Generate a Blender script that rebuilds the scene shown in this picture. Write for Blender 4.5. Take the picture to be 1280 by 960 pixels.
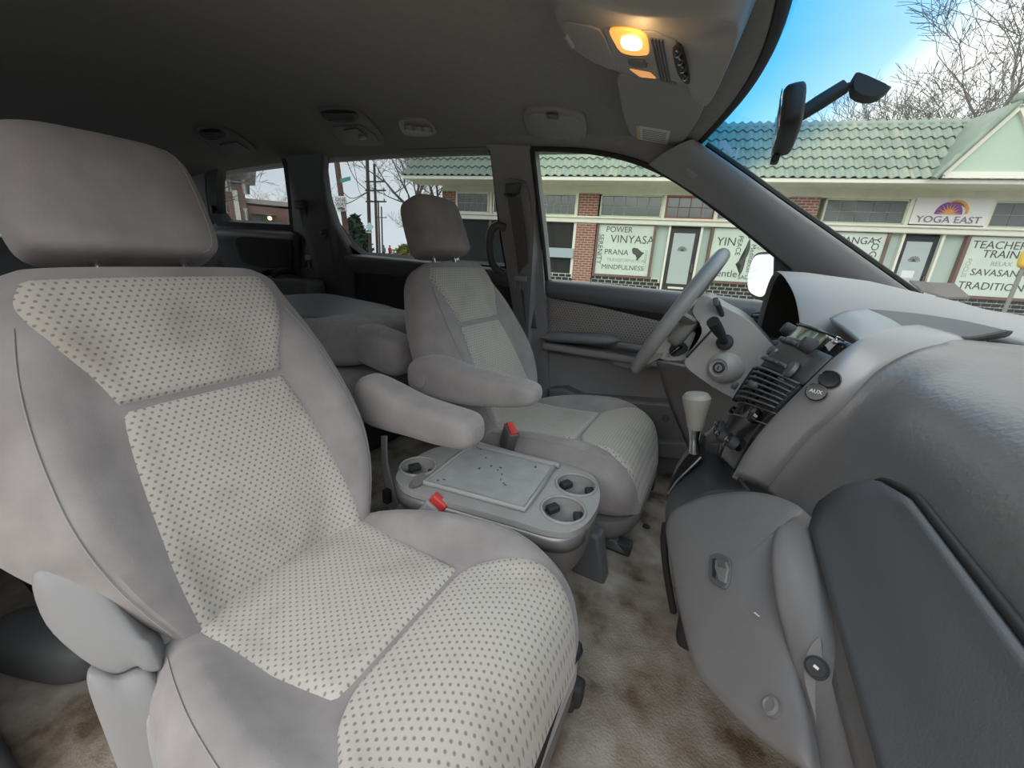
import bpy, bmesh, math, random
import numpy as np
from mathutils import Vector, Matrix
random.seed(7)
for o in list(bpy.data.objects): bpy.data.objects.remove(o)
SC = bpy.context.scene
COL = SC.collection
# ---------------------------------------------------------------- camera
# world: X = forward in the van, Y = from the open passenger door towards the driver, Z up, ground z = 0
F = 490.0
PITCH, ROLL, YAW = math.radians(18), math.radians(3), math.radians(27.5)
C = np.array([0, 0, 1.2])
fw = np.array([-math.sin(YAW)*math.cos(PITCH), math.cos(YAW)*math.cos(PITCH), -math.sin(PITCH)])
r0 = np.array([math.cos(YAW), math.sin(YAW), 0]); u0 = np.cross(r0, fw)
rt = math.cos(ROLL)*r0+math.sin(ROLL)*u0; up = -math.sin(ROLL)*r0+math.cos(ROLL)*u0
cam = bpy.data.cameras.new('camera'); cam.sensor_width = 36; cam.lens = F/1280*36
cam.clip_start = 0.02; cam.clip_end = 500
camo = bpy.data.objects.new('camera', cam); COL.objects.link(camo)
camo.matrix_world = Matrix(((rt[0], up[0], -fw[0], C[0]), (rt[1], up[1], -fw[1], C[1]), (rt[2], up[2], -fw[2], C[2]), (0, 0, 0, 1)))
SC.camera = camo
# ---------------------------------------------------------------- world: bright overcast
w = bpy.data.worlds.new('overcast_sky'); SC.world = w; w.use_nodes = True
nt = w.node_tree; nt.nodes.clear()
def wn(t, **k):
    n = nt.nodes.new(t)
    for a, v in k.items(): setattr(n, a, v)
    return n
wo = wn('ShaderNodeOutputWorld'); bg = wn('ShaderNodeBackground'); tc = wn('ShaderNodeTexCoord')
mp = wn('ShaderNodeMapping'); mp.inputs['Scale'].default_value = (1, 1, 2.6)
nz = wn('ShaderNodeTexNoise'); nz.inputs['Scale'].default_value = 2.2; nz.inputs['Detail'].default_value = 5
cr = wn('ShaderNodeValToRGB')
cr.color_ramp.elements[0].position = 0.35; cr.color_ramp.elements[0].color = (0.75, 0.78, 0.81, 1)
cr.color_ramp.elements[1].position = 0.68; cr.color_ramp.elements[1].color = (0.98, 0.975, 0.965, 1)
nt.links.new(tc.outputs['Generated'], mp.inputs['Vector']); nt.links.new(mp.outputs[0], nz.inputs['Vector'])
nt.links.new(nz.outputs['Fac'], cr.inputs['Fac']); nt.links.new(cr.outputs[0], bg.inputs['Color']); nt.links.new(bg.outputs[0], wo.inputs[0])
bg.inputs['Strength'].default_value = 1.7
sun = bpy.data.lights.new('veiled_sun', 'SUN'); sun.energy = 1.5; sun.angle = math.radians(70); sun.color = (1, 0.97, 0.93)
suno = bpy.data.objects.new('veiled_sun', sun); COL.objects.link(suno)
suno.rotation_euler = Vector((-0.12, 0.85, -0.52)).to_track_quat('-Z', 'Y').to_euler()
SC.view_settings.view_transform = 'Standard'; SC.view_settings.look = 'None'; SC.view_settings.gamma = 1
SC.view_settings.exposure = 0.30
SC.view_settings.use_curve_mapping = False
SC.cycles.max_bounces = 16; SC.cycles.diffuse_bounces = 8; SC.cycles.transparent_max_bounces = 24

# ---------------------------------------------------------------- survey helpers (photo pixel + a known depth -> point in the van)
def ray(x, y):
    d = fw*F+rt*(x-640)+up*(480-y); return d/np.linalg.norm(d)
def PX(x, y, X): d = ray(x, y); return C+d*((X-C[0])/d[0])
def PY(x, y, Y): d = ray(x, y); return C+d*((Y-C[1])/d[1])
def PZ(x, y, Z): d = ray(x, y); return C+d*((Z-C[2])/d[2])
def PP(x, y, p0, n): d = ray(x, y); p0 = np.array(p0); n = np.array(n); return C+d*(((p0-C)@n)/(d@n))
SIDE_N = np.array([0, 1, .33])
def SD(x, y, off=0):                # driver-side shell, leaning in above the belt line; off = towards the cabin
    p = PP(x, y, (0, 1.58-off, 1.1), SIDE_N)
    return p if p[2] > 1.1 else PY(x, y, 1.58-off)
def ysd(z): return 1.58-.33*max(0, z-1.1)
def herm(xs, ys):
    xs = np.array(xs, float); ys = np.array(ys, float); n = len(xs)
    m = np.zeros(n); m[0] = (ys[1]-ys[0])/(xs[1]-xs[0]); m[-1] = (ys[-1]-ys[-2])/(xs[-1]-xs[-2])
    for i in range(1, n-1): m[i] = .5*((ys[i]-ys[i-1])/(xs[i]-xs[i-1])+(ys[i+1]-ys[i])/(xs[i+1]-xs[i]))
    def f(x):
        i = int(np.clip(np.searchsorted(xs, x)-1, 0, n-2)); h = xs[i+1]-xs[i]; t = min(1, max(0, (x-xs[i])/h))
        return (2*t**3-3*t*t+1)*ys[i]+(t**3-2*t*t+t)*h*m[i]+(-2*t**3+3*t*t)*ys[i+1]+(t**3-t*t)*h*m[i+1]
    return f
def crom(P, n, closed=False):       # Catmull-Rom through points, n samples per span
    P = [np.array(p, float) for p in P]; N = len(P); out = []
    rng = range(N if closed else N-1)
    for i in rng:
        if closed: a, b, c, d = P[(i-1) % N], P[i], P[(i+1) % N], P[(i+2) % N]
        else: a, b, c, d = P[max(i-1, 0)], P[i], P[i+1], P[min(i+2, N-1)]
        for k in range(n):
            t = k/n
            out.append(.5*((2*b)+(-a+c)*t+(2*a-5*b+4*c-d)*t*t+(-a+3*b-3*c+d)*t**3))
    if not closed: out.append(P[-1])
    return out
def vec(p): return Vector((float(p[0]), float(p[1]), float(p[2])))

# ---------------------------------------------------------------- materials
MATS = {}
def mat(name, col, rough=.6, metal=0, nscale=0, namt=.0, bump=0, bscale=300, spec=.5, sheen=0, coat=0, col2=None, emit=None, estr=0):
    m = bpy.data.materials.new(name); m.use_nodes = True; t = m.node_tree; b = t.nodes['Principled BSDF']
    b.inputs['Base Color'].default_value = (*col, 1); b.inputs['Roughness'].default_value = rough; b.inputs['Metallic'].default_value = metal
    b.inputs['Specular IOR Level'].default_value = spec
    if sheen: b.inputs['Sheen Weight'].default_value = sheen; b.inputs['Sheen Roughness'].default_value = .5
    if coat: b.inputs['Coat Weight'].default_value = coat; b.inputs['Coat Roughness'].default_value = .1
    if emit: b.inputs['Emission Color'].default_value = (*emit, 1); b.inputs['Emission Strength'].default_value = estr
    tc = t.nodes.new('ShaderNodeTexCoord')
    if nscale:
        n = t.nodes.new('ShaderNodeTexNoise'); n.inputs['Scale'].default_value = nscale; n.inputs['Detail'].default_value = 6
        c = t.nodes.new('ShaderNodeValToRGB'); c.color_ramp.elements[0].position = .3; c.color_ramp.elements[1].position = .7
        lo = col2 if col2 else tuple(x*(1-namt) for x in col); hi = col if col2 else tuple(min(1, x*(1+namt)) for x in col)
        c.color_ramp.elements[0].color = (*lo, 1); c.color_ramp.elements[1].color = (*hi, 1)
        t.links.new(tc.outputs['Object'], n.inputs['Vector']); t.links.new(n.outputs['Fac'], c.inputs['Fac']); t.links.new(c.outputs[0], b.inputs['Base Color'])
    if bump:
        n = t.nodes.new('ShaderNodeTexNoise'); n.inputs['Scale'].default_value = bscale; n.inputs['Detail'].default_value = 3
        bu = t.nodes.new('ShaderNodeBump'); bu.inputs['Strength'].default_value = bump; bu.inputs['Distance'].default_value = .002
        t.links.new(tc.outputs['Object'], n.inputs['Vector']); t.links.new(n.outputs['Fac'], bu.inputs['Height']); t.links.new(bu.outputs[0], b.inputs['Normal'])
    MATS[name] = m; return m
def fabric(name, base, dot, pitch, stain, stain_amt, rad=.21):
    """cream cloth with woven dots; UV in metres"""
    m = mat(name, base, .95, sheen=.25, spec=.15); t = m.node_tree; b = t.nodes['Principled BSDF']; L = t.links.new
    def nn(ty, **k):
        n = t.nodes.new(ty)
        for a, v in k.items(): setattr(n, a, v)
        return n
    def mth(op, a, bb=None):
        n = nn('ShaderNodeMath', operation=op)
        for i, v in enumerate((a, bb)):
            if v is None: continue
            if isinstance(v, (int, float)): n.inputs[i].default_value = v
            else: L(v, n.inputs[i])
        return n.outputs[0]
    uv = nn('ShaderNodeUVMap'); sp = nn('ShaderNodeSeparateXYZ'); L(uv.outputs[0], sp.inputs[0])
    u = mth('MULTIPLY', sp.outputs[0], 1/pitch); v = mth('MULTIPLY', sp.outputs[1], 1/(pitch*.78))
    row = mth('FLOOR', v); half = mth('MULTIPLY', mth('MODULO', mth('ABSOLUTE', row), 2.0), .5)
    fu = mth('SUBTRACT', mth('FRACT', mth('ADD', u, half)), .5); fv = mth('SUBTRACT', mth('FRACT', v), .5)
    d = mth('SQRT', mth('ADD', mth('MULTIPLY', fu, fu), mth('MULTIPLY', mth('MULTIPLY', fv, fv), .6)))
    isdot = nn('ShaderNodeMapRange'); isdot.inputs[1].default_value = rad-.05; isdot.inputs[2].default_value = rad+.06; isdot.inputs[3].default_value = 1; isdot.inputs[4].default_value = 0
    L(d, isdot.inputs[0])
    tc = nn('ShaderNodeTexCoord'); n1 = nn('ShaderNodeTexNoise'); n1.inputs['Scale'].default_value = 9; n1.inputs['Detail'].default_value = 5
    L(tc.outputs['Object'], n1.inputs['Vector'])
    rp = nn('ShaderNodeMapRange'); rp.inputs[1].default_value = .52; rp.inputs[2].default_value = .75; rp.inputs[4].default_value = stain_amt; L(n1.outputs['Fac'], rp.inputs[0])
    mx = nn('ShaderNodeMix', data_type='RGBA'); mx.inputs[6].default_value = (*base, 1); mx.inputs[7].default_value = (*stain, 1); L(rp.outputs[0], mx.inputs[0])
    mx2 = nn('ShaderNodeMix', data_type='RGBA'); mx2.inputs[7].default_value = (*dot, 1); L(mx.outputs[2], mx2.inputs[6]); L(mth('MULTIPLY', isdot.outputs[0], .8), mx2.inputs[0])
    L(mx2.outputs[2], b.inputs['Base Color'])
    wv = nn('ShaderNodeTexWave', wave_type='BANDS', bands_direction='Y'); wv.inputs['Scale'].default_value = 1/(pitch*.78)/6.283*3.14
    L(uv.outputs[0], wv.inputs['Vector'])
    bu = nn('ShaderNodeBump'); bu.inputs['Strength'].default_value = .35; bu.inputs['Distance'].default_value = .001
    hh = mth('SUBTRACT', mth('MULTIPLY', wv.outputs['Fac'], .4), isdot.outputs[0]); L(hh, bu.inputs['Height']); L(bu.outputs[0], b.inputs['Normal'])
    return m
def glassmat(name, tint, band=None):
    """car glass: tinted see-through pane with a mirror reflection that grows at grazing angles"""
    m = bpy.data.materials.new(name); m.use_nodes = True; t = m.node_tree; t.nodes.clear(); L = t.links.new
    o = t.nodes.new('ShaderNodeOutputMaterial'); mx = t.nodes.new('ShaderNodeMixShader'); tr = t.nodes.new('ShaderNodeBsdfTransparent'); gl = t.nodes.new('ShaderNodeBsdfGlossy')
    gl.inputs['Roughness'].default_value = .0; tr.inputs[0].default_value = (*tint, 1)
    lw = t.nodes.new('ShaderNodeLayerWeight'); lw.inputs['Blend'].default_value = .5      # facing term, the same from both sides
    pw = t.nodes.new('ShaderNodeMath'); pw.operation = 'POWER'; pw.inputs[1].default_value = 4; L(lw.outputs['Facing'], pw.inputs[0])
    fr = t.nodes.new('ShaderNodeMath'); fr.operation = 'MULTIPLY_ADD'; fr.inputs[1].default_value = .8; fr.inputs[2].default_value = .03; L(pw.outputs[0], fr.inputs[0])
    L(fr.outputs[0], mx.inputs[0]); L(tr.outputs[0], mx.inputs[1]); L(gl.outputs[0], mx.inputs[2]); L(mx.outputs[0], o.inputs[0])
    if band:
        uv = t.nodes.new('ShaderNodeUVMap'); sp = t.nodes.new('ShaderNodeSeparateXYZ'); L(uv.outputs[0], sp.inputs[0])
        r = t.nodes.new('ShaderNodeValToRGB'); e = r.color_ramp.elements
        e[0].position = 0; e[0].color = (*band, 1); e[1].position = .235; e[1].color = (*tint, 1)
        k = e.new(.165); k.color = tuple(.72*a+.28*b for a, b in zip(band, tint))+(1,)
        L(sp.outputs[1], r.inputs[0]); L(r.outputs[0], tr.inputs[0])
    MATS[name] = m; return m
GREYV = mat('grey_velour', (.31, .288, .284), .92, nscale=16, namt=.14, bump=.15, bscale=500, sheen=.25, spec=.15)
PIPE = mat('seam_thread', (.34, .32, .31), .9)
CREAM = fabric('cream_dotted_cloth', (.50, .472, .428), (.17, .16, .15), .0105, (.34, .295, .245), .55, .17)
DOORCLOTH = fabric('door_dotted_cloth', (.36, .32, .285), (.12, .11, .10), .012, (.25, .22, .20), .5, .25)
PLAST = mat('grey_trim_plastic', (.175, .168, .168), .5, nscale=30, namt=.04, bump=.12, bscale=700)
PLASTL = mat('light_grey_plastic', (.34, .34, .335), .45, nscale=20, namt=.05, bump=.1, bscale=700)
PLASTD = mat('charcoal_plastic', (.10, .103, .11), .5, bump=.12, bscale=600)
LID = mat('slate_grey_lid', (.098, .103, .112), .62, bump=.25, bscale=500)
DASHL = mat('grained_dash_vinyl', (.135, .129, .128), .34, nscale=40, namt=.05, bump=.35, bscale=160, spec=.7)
DTOP = mat('dash_top_vinyl', (.27, .27, .275), .55, bump=.2, bscale=300)
SILVER = mat('satin_silver_paint', (.22, .215, .22), .32, metal=.35, coat=.15)
BLACKG = mat('gloss_black', (.012, .012, .014), .12, coat=.4)
BLACK = mat('matte_black', (.02, .02, .021), .6)
DARK = mat('dark_rubber', (.035, .035, .037), .7)
CHROME = mat('chrome', (.75, .76, .78), .12, metal=1)
HEADL = mat('headliner_cloth', (.255, .245, .23), .95, nscale=60, namt=.05, bump=.2, bscale=400, spec=.1)
DOORP = mat('door_plastic', (.27, .26, .258), .5, nscale=30, namt=.04, bump=.12, bscale=700)
TRIMG = mat('pillar_trim', (.28, .28, .282), .5, nscale=25, namt=.04, bump=.12, bscale=600)
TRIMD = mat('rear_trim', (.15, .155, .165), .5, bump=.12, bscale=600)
BELTW = mat('belt_webbing', (.115, .108, .10), .8, bump=.3, bscale=900)
RED = mat('red_button', (.62, .06, .05), .4)
STEER = mat('wheel_leather', (.27, .27, .265), .38, bump=.15, bscale=500)
GLASS_W = glassmat('windshield_glass', (.90, .95, .93), (.04, .35, .69))
GLASS_S = glassmat('side_glass', (.91, .95, .92))
GLASS_R = glassmat('privacy_glass', (.62, .65, .66))
MIRR = mat('mirror_silver', (.72, .74, .75), .02, metal=1)
CARPET = mat('worn_carpet', (.36, .325, .28), .98, nscale=13, col2=(.13, .097, .068), bump=1.0, bscale=220, spec=.05)
def carpet_extra():
    t = CARPET.node_tree; n = [x for x in t.nodes if x.type == 'VALTORGB'][0]; e = n.color_ramp.elements
    e[0].position = .33; e[1].position = .62; k = e.new(.47); k.color = (.265, .23, .185, 1); k = e.new(.8); k.color = (.46, .44, .41, 1)
carpet_extra()

# ---------------------------------------------------------------- mesh helpers
def tag(o, label=None, cat=None, group=None, kind=None):
    if label: o['label'] = label
    if cat: o['category'] = cat
    if group: o['group'] = group
    if kind: o['kind'] = kind
    return o
def thing(name, label, cat, loc=(0, 0, 0), rz=0, group=None, kind=None):
    o = bpy.data.objects.new(name, None); COL.objects.link(o); o.location = loc; o.rotation_euler = (0, 0, rz); o.empty_display_size = .1
    return tag(o, label, cat, group, kind)
def link(name, me, m, parent=None, world=True):
    o = bpy.data.objects.new(name, me); COL.objects.link(o)
    if m is not None and not me.materials: me.materials.append(m)
    if parent is not None:
        o.parent = parent
        if world: o.matrix_parent_inverse = pinv(parent)
    return o
def pinv(p):
    mw = Matrix.Identity(4); q = p
    while q is not None:
        ml = Matrix.LocRotScale(q.location, q.rotation_euler, q.scale)
        mw = (q.matrix_parent_inverse if q.parent is not None else Matrix.Identity(4)) @ ml @ mw
        q = q.parent
    return mw.inverted()
def finish(bm, name, m, parent=None, smooth=True, ang=40, world=True, recalc=True):
    if recalc: bmesh.ops.recalc_face_normals(bm, faces=bm.faces)
    me = bpy.data.meshes.new(name); bm.to_mesh(me); bm.free()
    if smooth:
        me.polygons.foreach_set('use_smooth', [True]*len(me.polygons)); me.set_sharp_from_angle(angle=math.radians(ang))
    return link(name, me, m, parent, world)
def bevel(o, wd, seg=3, ang=35):
    b = o.modifiers.new('bevel', 'BEVEL'); b.width = wd; b.segments = seg; b.limit_method = 'ANGLE'; b.angle_limit = math.radians(ang); b.harden_normals = False
    return o
def solid(o, th, off=-1):
    s = o.modifiers.new('solid', 'SOLIDIFY'); s.thickness = th; s.offset = off; return o
def basis(ax):                      # rotation matrix whose x axis is ax (kept level in y)
    x = Vector(ax).normalized(); u = Vector((0, 0, 1)) if abs(x.z) < .95 else Vector((0, 1, 0))
    y = u.cross(x).normalized(); z = x.cross(y); return Matrix((x, y, z)).transposed()
def box(name, c, s, m, parent=None, bev=.0, rot=None, seg=3, world=True):
    bm = bmesh.new(); bmesh.ops.create_cube(bm, size=1)
    for v in bm.verts: v.co = Vector((v.co.x*s[0], v.co.y*s[1], v.co.z*s[2]))
    if bev: bmesh.ops.bevel(bm, geom=list(bm.edges), offset=min(bev, min(s)*.49), segments=seg, profile=.5, affect='EDGES')
    R = rot if rot is not None else Matrix.Identity(3)
    for v in bm.verts: v.co = R @ v.co + vec(c)
    return finish(bm, name, m, parent, world=world)
def loft(name, rings, m, parent=None, closed=True, caps=True, ang=50, uv=None, world=True):
    bm = bmesh.new(); R = [[bm.verts.new(vec(p)) for p in r] for r in rings]; n = len(R[0])
    for a, b in zip(R[:-1], R[1:]):
        for i in range(n if closed else n-1):
            j = (i+1) % n
            try: bm.faces.new((a[i], a[j], b[j], b[i]))
            except ValueError: pass
    if caps and closed:
        for r in (R[0], R[-1]):
            try: bm.faces.new(r)
            except ValueError: pass
    if uv is not None:
        lay = bm.loops.layers.uv.new('UVMap'); flat = [q for r in uv for q in r]; bm.verts.index_update()
        for f in bm.faces:
            for l in f.loops: l[lay].uv = flat[l.vert.index]
    return finish(bm, name, m, parent, ang=ang, world=world)
def patch(name, rows, m, parent=None, n=5, th=.012, uvm=False, ang=60, off=-1):
    """smooth surface through a grid of points, given real thickness"""
    g = [crom(r, n) for r in rows]; cols = list(zip(*g)); cols = [crom(c, n) for c in cols]; g = list(zip(*cols))
    uv = None
    if uvm: uv = [[(float(p[0]), float(p[2])) for p in r] for r in g]
    bm = bmesh.new(); R = [[bm.verts.new(vec(p)) for p in r] for r in g]
    for a, b in zip(R[:-1], R[1:]):
        for i in range(len(a)-1): bm.faces.new((a[i], a[i+1], b[i+1], b[i]))
    if uv:
        lay = bm.loops.layers.uv.new('UVMap'); flat = [q for r in uv for q in r]; bm.verts.index_update()
        for f in bm.faces:
            for l in f.loops: l[lay].uv = flat[l.vert.index]
    # face the camera side so that the thickness goes behind
    f = bm.faces[:][len(bm.faces)//2] if len(bm.faces) else None
    bm.normal_update()
    s = sum((fc.normal.dot(vec(C)-fc.calc_center_median()) for fc in bm.faces))
    if s < 0: bmesh.ops.reverse_faces(bm, faces=bm.faces)
    o = finish(bm, name, m, parent, ang=ang, recalc=False)
    if th: solid(o, th, off)
    return o
def tube(name, pts, r, m, parent=None, seg=8, closed=False, n=6, world=True, caps=True, smooth_pts=True, squash=None):
    P = crom(pts, n, closed) if smooth_pts else [np.array(p, float) for p in pts]
    N = len(P); rs = r if hasattr(r, '__len__') else None; rings = []
    prev = None
    for i, p in enumerate(P):
        a = P[(i-1) % N] if (closed or i > 0) else P[i]; b = P[(i+1) % N] if (closed or i < N-1) else P[i]
        t = vec(b-a).normalized()
        if prev is None:
            u = Vector((0, 0, 1)) if abs(t.z) < .9 else Vector((1, 0, 0)); x = (u-t*u.dot(t)).normalized()
        else: x = (prev-t*prev.dot(t)).normalized()
        prev = x; y = t.cross(x)
        rr = float(np.interp(i/(N-1), np.linspace(0, 1, len(rs)), rs)) if rs else r
        sx, sy = squash if squash else (1, 1)
        rings.append([np.array(p)+np.array(x)*rr*sx*math.cos(2*math.pi*k/seg)+np.array(y)*rr*sy*math.sin(2*math.pi*k/seg) for k in range(seg)])
    if closed: rings.append(rings[0])
    return loft(name, rings, m, parent, caps=caps and not closed, world=world)
def prism(name, loop, ext, m, parent=None, bev=0, seg=3, world=True, ang=35):
    """closed outline (3D points) extruded by the vector ext"""
    bm = bmesh.new(); a = [bm.verts.new(vec(p)) for p in loop]; b = [bm.verts.new(vec(np.array(p)+np.array(ext))) for p in loop]; n = len(a)
    bm.faces.new(a); bm.faces.new(b[::-1])
    for i in range(n): bm.faces.new((a[i], b[i], b[(i+1) % n], a[(i+1) % n]))
    bmesh.ops.triangulate(bm, faces=[f for f in bm.faces if len(f.verts) > 4])
    o = finish(bm, name, m, parent, world=world, ang=ang)
    if bev: bevel(o, bev, seg)
    return o
def lathe(name, prof, c, ax, m, parent=None, seg=24, world=True, sx=1):
    """profile (radius, height) spun about the axis ax through c"""
    R = basis(ax); rings = []
    for r, h in prof:
        rings.append([vec(c)+R @ Vector((h, max(r, 1e-5)*math.cos(2*math.pi*k/seg)*sx, max(r, 1e-5)*math.sin(2*math.pi*k/seg))) for k in range(seg)])
    return loft(name, [[np.array(v) for v in r] for r in rings], m, parent, ang=35, world=world, caps=prof[0][0] < 1e-4)
def setcat(o, label, cat, kind='structure'): return tag(o, label, cat, None, kind)
# ================================================================ the van's shell
YC = .74                            # centre line
zc = herm([-3.4, -3.0, -2.3, -1.5, -.7, -.3, 0, .2], [1.58, 1.625, 1.655, 1.655, 1.625, 1.60, 1.565, 1.53])
def zceil(X, Y): return zc(X)-.055*min(1, abs((Y-YC)/.7))**3
def CE(x, y, off=.004):             # pixel -> headliner
    d = ray(x, y); Z = 1.6
    for _ in range(30):
        p = C+d*((Z-C[2])/d[2]); Z = zceil(p[0], p[1])-off
    return p
xhead = herm([-.05, .15, .45, .74, 1.03, 1.33, 1.5], [-.24, -.15, -.05, -.02, -.05, -.15, -.24])
# floor
bm = bmesh.new(); nx, ny = 110, 50; R = []
rr = random.Random(3)
for i in range(nx+1):
    row = []
    for j in range(ny+1):
        X = -3.3+4.1*i/nx; Y = -.06+1.66*j/ny
        z = .43+.006*math.sin(X*9+Y*4)+.004*math.sin(Y*17-X*5)+rr.uniform(-.0015, .0015)
        if X > .25: z += (X-.25)*.55
        row.append(bm.verts.new((X, Y, z)))
    R.append(row)
for i in range(nx):
    for j in range(ny): bm.faces.new((R[i][j], R[i+1][j], R[i+1][j+1], R[i][j+1]))
o = finish(bm, 'floor', CARPET, ang=60); solid(o, .03)
setcat(o, 'worn stained brown-grey carpet on the cabin floor', 'carpet')
# headliner
rows = []
for i in range(60):
    t = i/59; r = []
    for j in range(41):
        Y = -.04+1.56*j/40; X = -3.35*(1-t)+xhead(Y)*t
        z = zceil(X, Y)
        e = max(0, (t-.965)/.035); z -= .02*e*e
        r.append((X, Y, z))
    rows.append(r)
bm = bmesh.new(); R = [[bm.verts.new(p) for p in r] for r in rows]
for a, b in zip(R[:-1], R[1:]):
    for i in range(len(a)-1): bm.faces.new((a[i], b[i], b[i+1], a[i+1]))
o = finish(bm, 'ceiling', HEADL, ang=70, recalc=False); solid(o, .03, 1 if R else -1)
setcat(o, 'warm grey fabric headliner over the whole cabin', 'ceiling')
o.modifiers['solid'].offset = 1
# header edge (dark seal between headliner and windshield)
tube('trim_1', [(xhead(y)+.012, y, zceil(xhead(y), y)-.012) for y in np.linspace(-.03, 1.5, 15)], .011, BLACK, seg=8)
setcat(bpy.data.objects['trim_1'], 'black rubber seal along the top edge of the windshield', 'seal')
# windshield: header curve to cowl curve
rows = []; nv, nu = 16, 24; UV = []
for i in range(nv+1):
    v = i/nv; r = []; u_ = []
    for j in range(nu+1):
        Y = -.04+1.56*j/nu; q = (Y-YC)/.78
        hx, hz = xhead(Y)+.015, zceil(xhead(Y), Y)+.0
        bx, bz = .90-.40*q*q, 1.075+.05*q*q
        bow = .045*math.sin(math.pi*v)*(1-.7*q*q)
        r.append((hx+(bx-hx)*v+bow*.5, Y, hz+(bz-hz)*v+bow)); u_.append((j/nu, v))
    rows.append(r); UV.append(u_)
o = loft('window_1', rows, GLASS_W, closed=False, uv=UV, ang=180); setcat(o, 'raked windshield with blue shade band along its top', 'windshield')
# ---- driver side pillars and panes, drawn on the leaning side shell
def shell(name, px, m, th, off=0, bev=.008, parent=None, sm=0):
    L = [SD(x, y, off) for x, y in px]
    if sm: L = crom(L, sm, True)
    return prism(name, L, (0, th, th*.33), m, parent, bev)
o = shell('trim_2', [(604, 178), (662, 178), (664, 190), (670, 240), (677, 300), (681, 345), (684, 400), (686, 470), (688, 520), (655, 522), (648, 430), (636, 345), (626, 290), (618, 235), (613, 190)], TRIMG, .06, .03, .012)
setcat(o, 'grey pillar trim behind the driver door carrying the seat belt', 'pillar')
# A pillar: rounded beam from roof to cowl
lo = [(812, 206), (828, 216), (850, 229), (900, 263), (950, 302), (1000, 343), (1040, 372)]
hi = [(868, 174), (880, 182), (925, 213), (985, 256), (1045, 298), (1100, 337), (1152, 374)]
pb = [herm(range(7), [.0, .0, .0, .0, .0, .0, .0])]
rings = []
for (a, b) in zip(lo, hi):
    p = SD(*a, .03); q = SD(*b, .10)
    mid = (p+q)/2+np.array([0, -.035, -.0]); bk = (p+q)/2+np.array([.03, .05, .02])
    rings.append(crom([p, p*.6+mid*.4+np.array([0, -.012, 0]), mid, q*.6+mid*.4+np.array([0, -.012, 0]), q, bk], 4, True))
rings = list(zip(*[crom([r[k] for r in rings], 4) for k in range(len(rings[0]))]))
o = loft('trim_3', rings, TRIMG); setcat(o, 'broad grey windshield pillar trim running down to the dash', 'pillar')
cap = SD(868, 212, .085); lathe('airbag_cap', [(.0, .0), (.022, .0), (.022, .004), (.019, .006), (0, .006)], cap, (0, -.9, -.35), TRIMG, o, 24, sx=1)
# black glass edge along the pillar
tube('trim_4', [SD(x+3, y-2, .085) for x, y in hi[1:]], .007, BLACK, seg=6); setcat(bpy.data.objects['trim_4'], 'black seal between windshield pillar and glass', 'seal')
# C pillar
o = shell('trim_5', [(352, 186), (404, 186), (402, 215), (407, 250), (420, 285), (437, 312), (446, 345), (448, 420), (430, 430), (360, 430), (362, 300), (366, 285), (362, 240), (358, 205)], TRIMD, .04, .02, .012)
setcat(o, 'dark pillar trim between the sliding door and rear side window', 'pillar')
lathe('trim_knob', [(.035, 0), (.035, .008), (.012, .012), (.012, .022), (0, .022)], SD(405, 290, .045), (0, -1, 0), PLASTD, o)
# D pillar + rear quarter
o = shell('trim_6', [(150, 196), (262, 196), (256, 210), (258, 240), (263, 272), (270, 287), (150, 330)], TRIMD, .09, .0, .01)
setcat(o, 'dark rear corner pillar trim beyond the headrest', 'pillar')
fr = [(258, 207), (300, 200), (352, 193), (358, 205), (363, 245), (367, 287), (320, 285), (272, 283), (263, 270), (258, 240)]
fr2 = [(272, 208), (302, 201), (350, 196), (354, 207), (359, 245), (362, 281), (322, 279), (280, 277), (273, 268), (270, 240)]
def frame(name, A, B, m, th, off, parent=None):
    a = [SD(x, y, off) for x, y in A]; b = [SD(x, y, off) for x, y in B]
    bm = bmesh.new(); E = np.array([0, th, th*.33]); n = len(a)
    V = [[bm.verts.new(vec(p)) for p in a], [bm.verts.new(vec(p)) for p in b], [bm.verts.new(vec(p+E)) for p in b], [bm.verts.new(vec(p+E)) for p in a]]
    for k in range(4):
        for i in range(n): bm.faces.new((V[k][i], V[k][(i+1) % n], V[(k+1) % 4][(i+1) % n], V[(k+1) % 4][i]))
    return finish(bm, name, m, parent)
w2 = frame('window_2', fr, fr2, BLACK, .05, .01); setcat(w2, 'rear side quarter window with black frame and privacy glass', 'window')
prism('pane', [SD(x, y, -.02) for x, y in fr2], (0, .004, 0), GLASS_R, w2)
box('window_latch', SD(266, 262, .02), (.03, .02, .05), BLACK, w2, .006)
# rear quarter trim (wall_left)
W = thing('wall_left', 'dark moulded side trim below the rear quarter window', 'side trim', kind='structure')
tops = [(200, 288), (240, 288), (270, 286), (320, 288), (372, 291)]
rows = [[SD(x, y-7, -.01) for x, y in tops], [SD(x, y-2, .02) for x, y in tops], [SD(x, y+6, .075) for x, y in tops], [SD(x, y+26, .07) for x, y in tops], [SD(x, y+60, .06) for x, y in tops], [SD(x, y+95, .14) for x, y in tops], [SD(x, y+170, .16) for x, y in tops]]
patch('side_panel', rows, TRIMD, W, 4, .03)
rec = [SD(x, y, .085) for x, y in [(296, 297), (330, 298), (358, 300), (364, 304), (364, 330), (358, 337), (330, 334), (304, 328), (298, 315)]]
prism('recessed_panel', crom(rec, 4, True), (0, .02, 0), mat('rear_panel_cloth', (.055, .053, .052), .9, bump=.3), W, .006)
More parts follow.
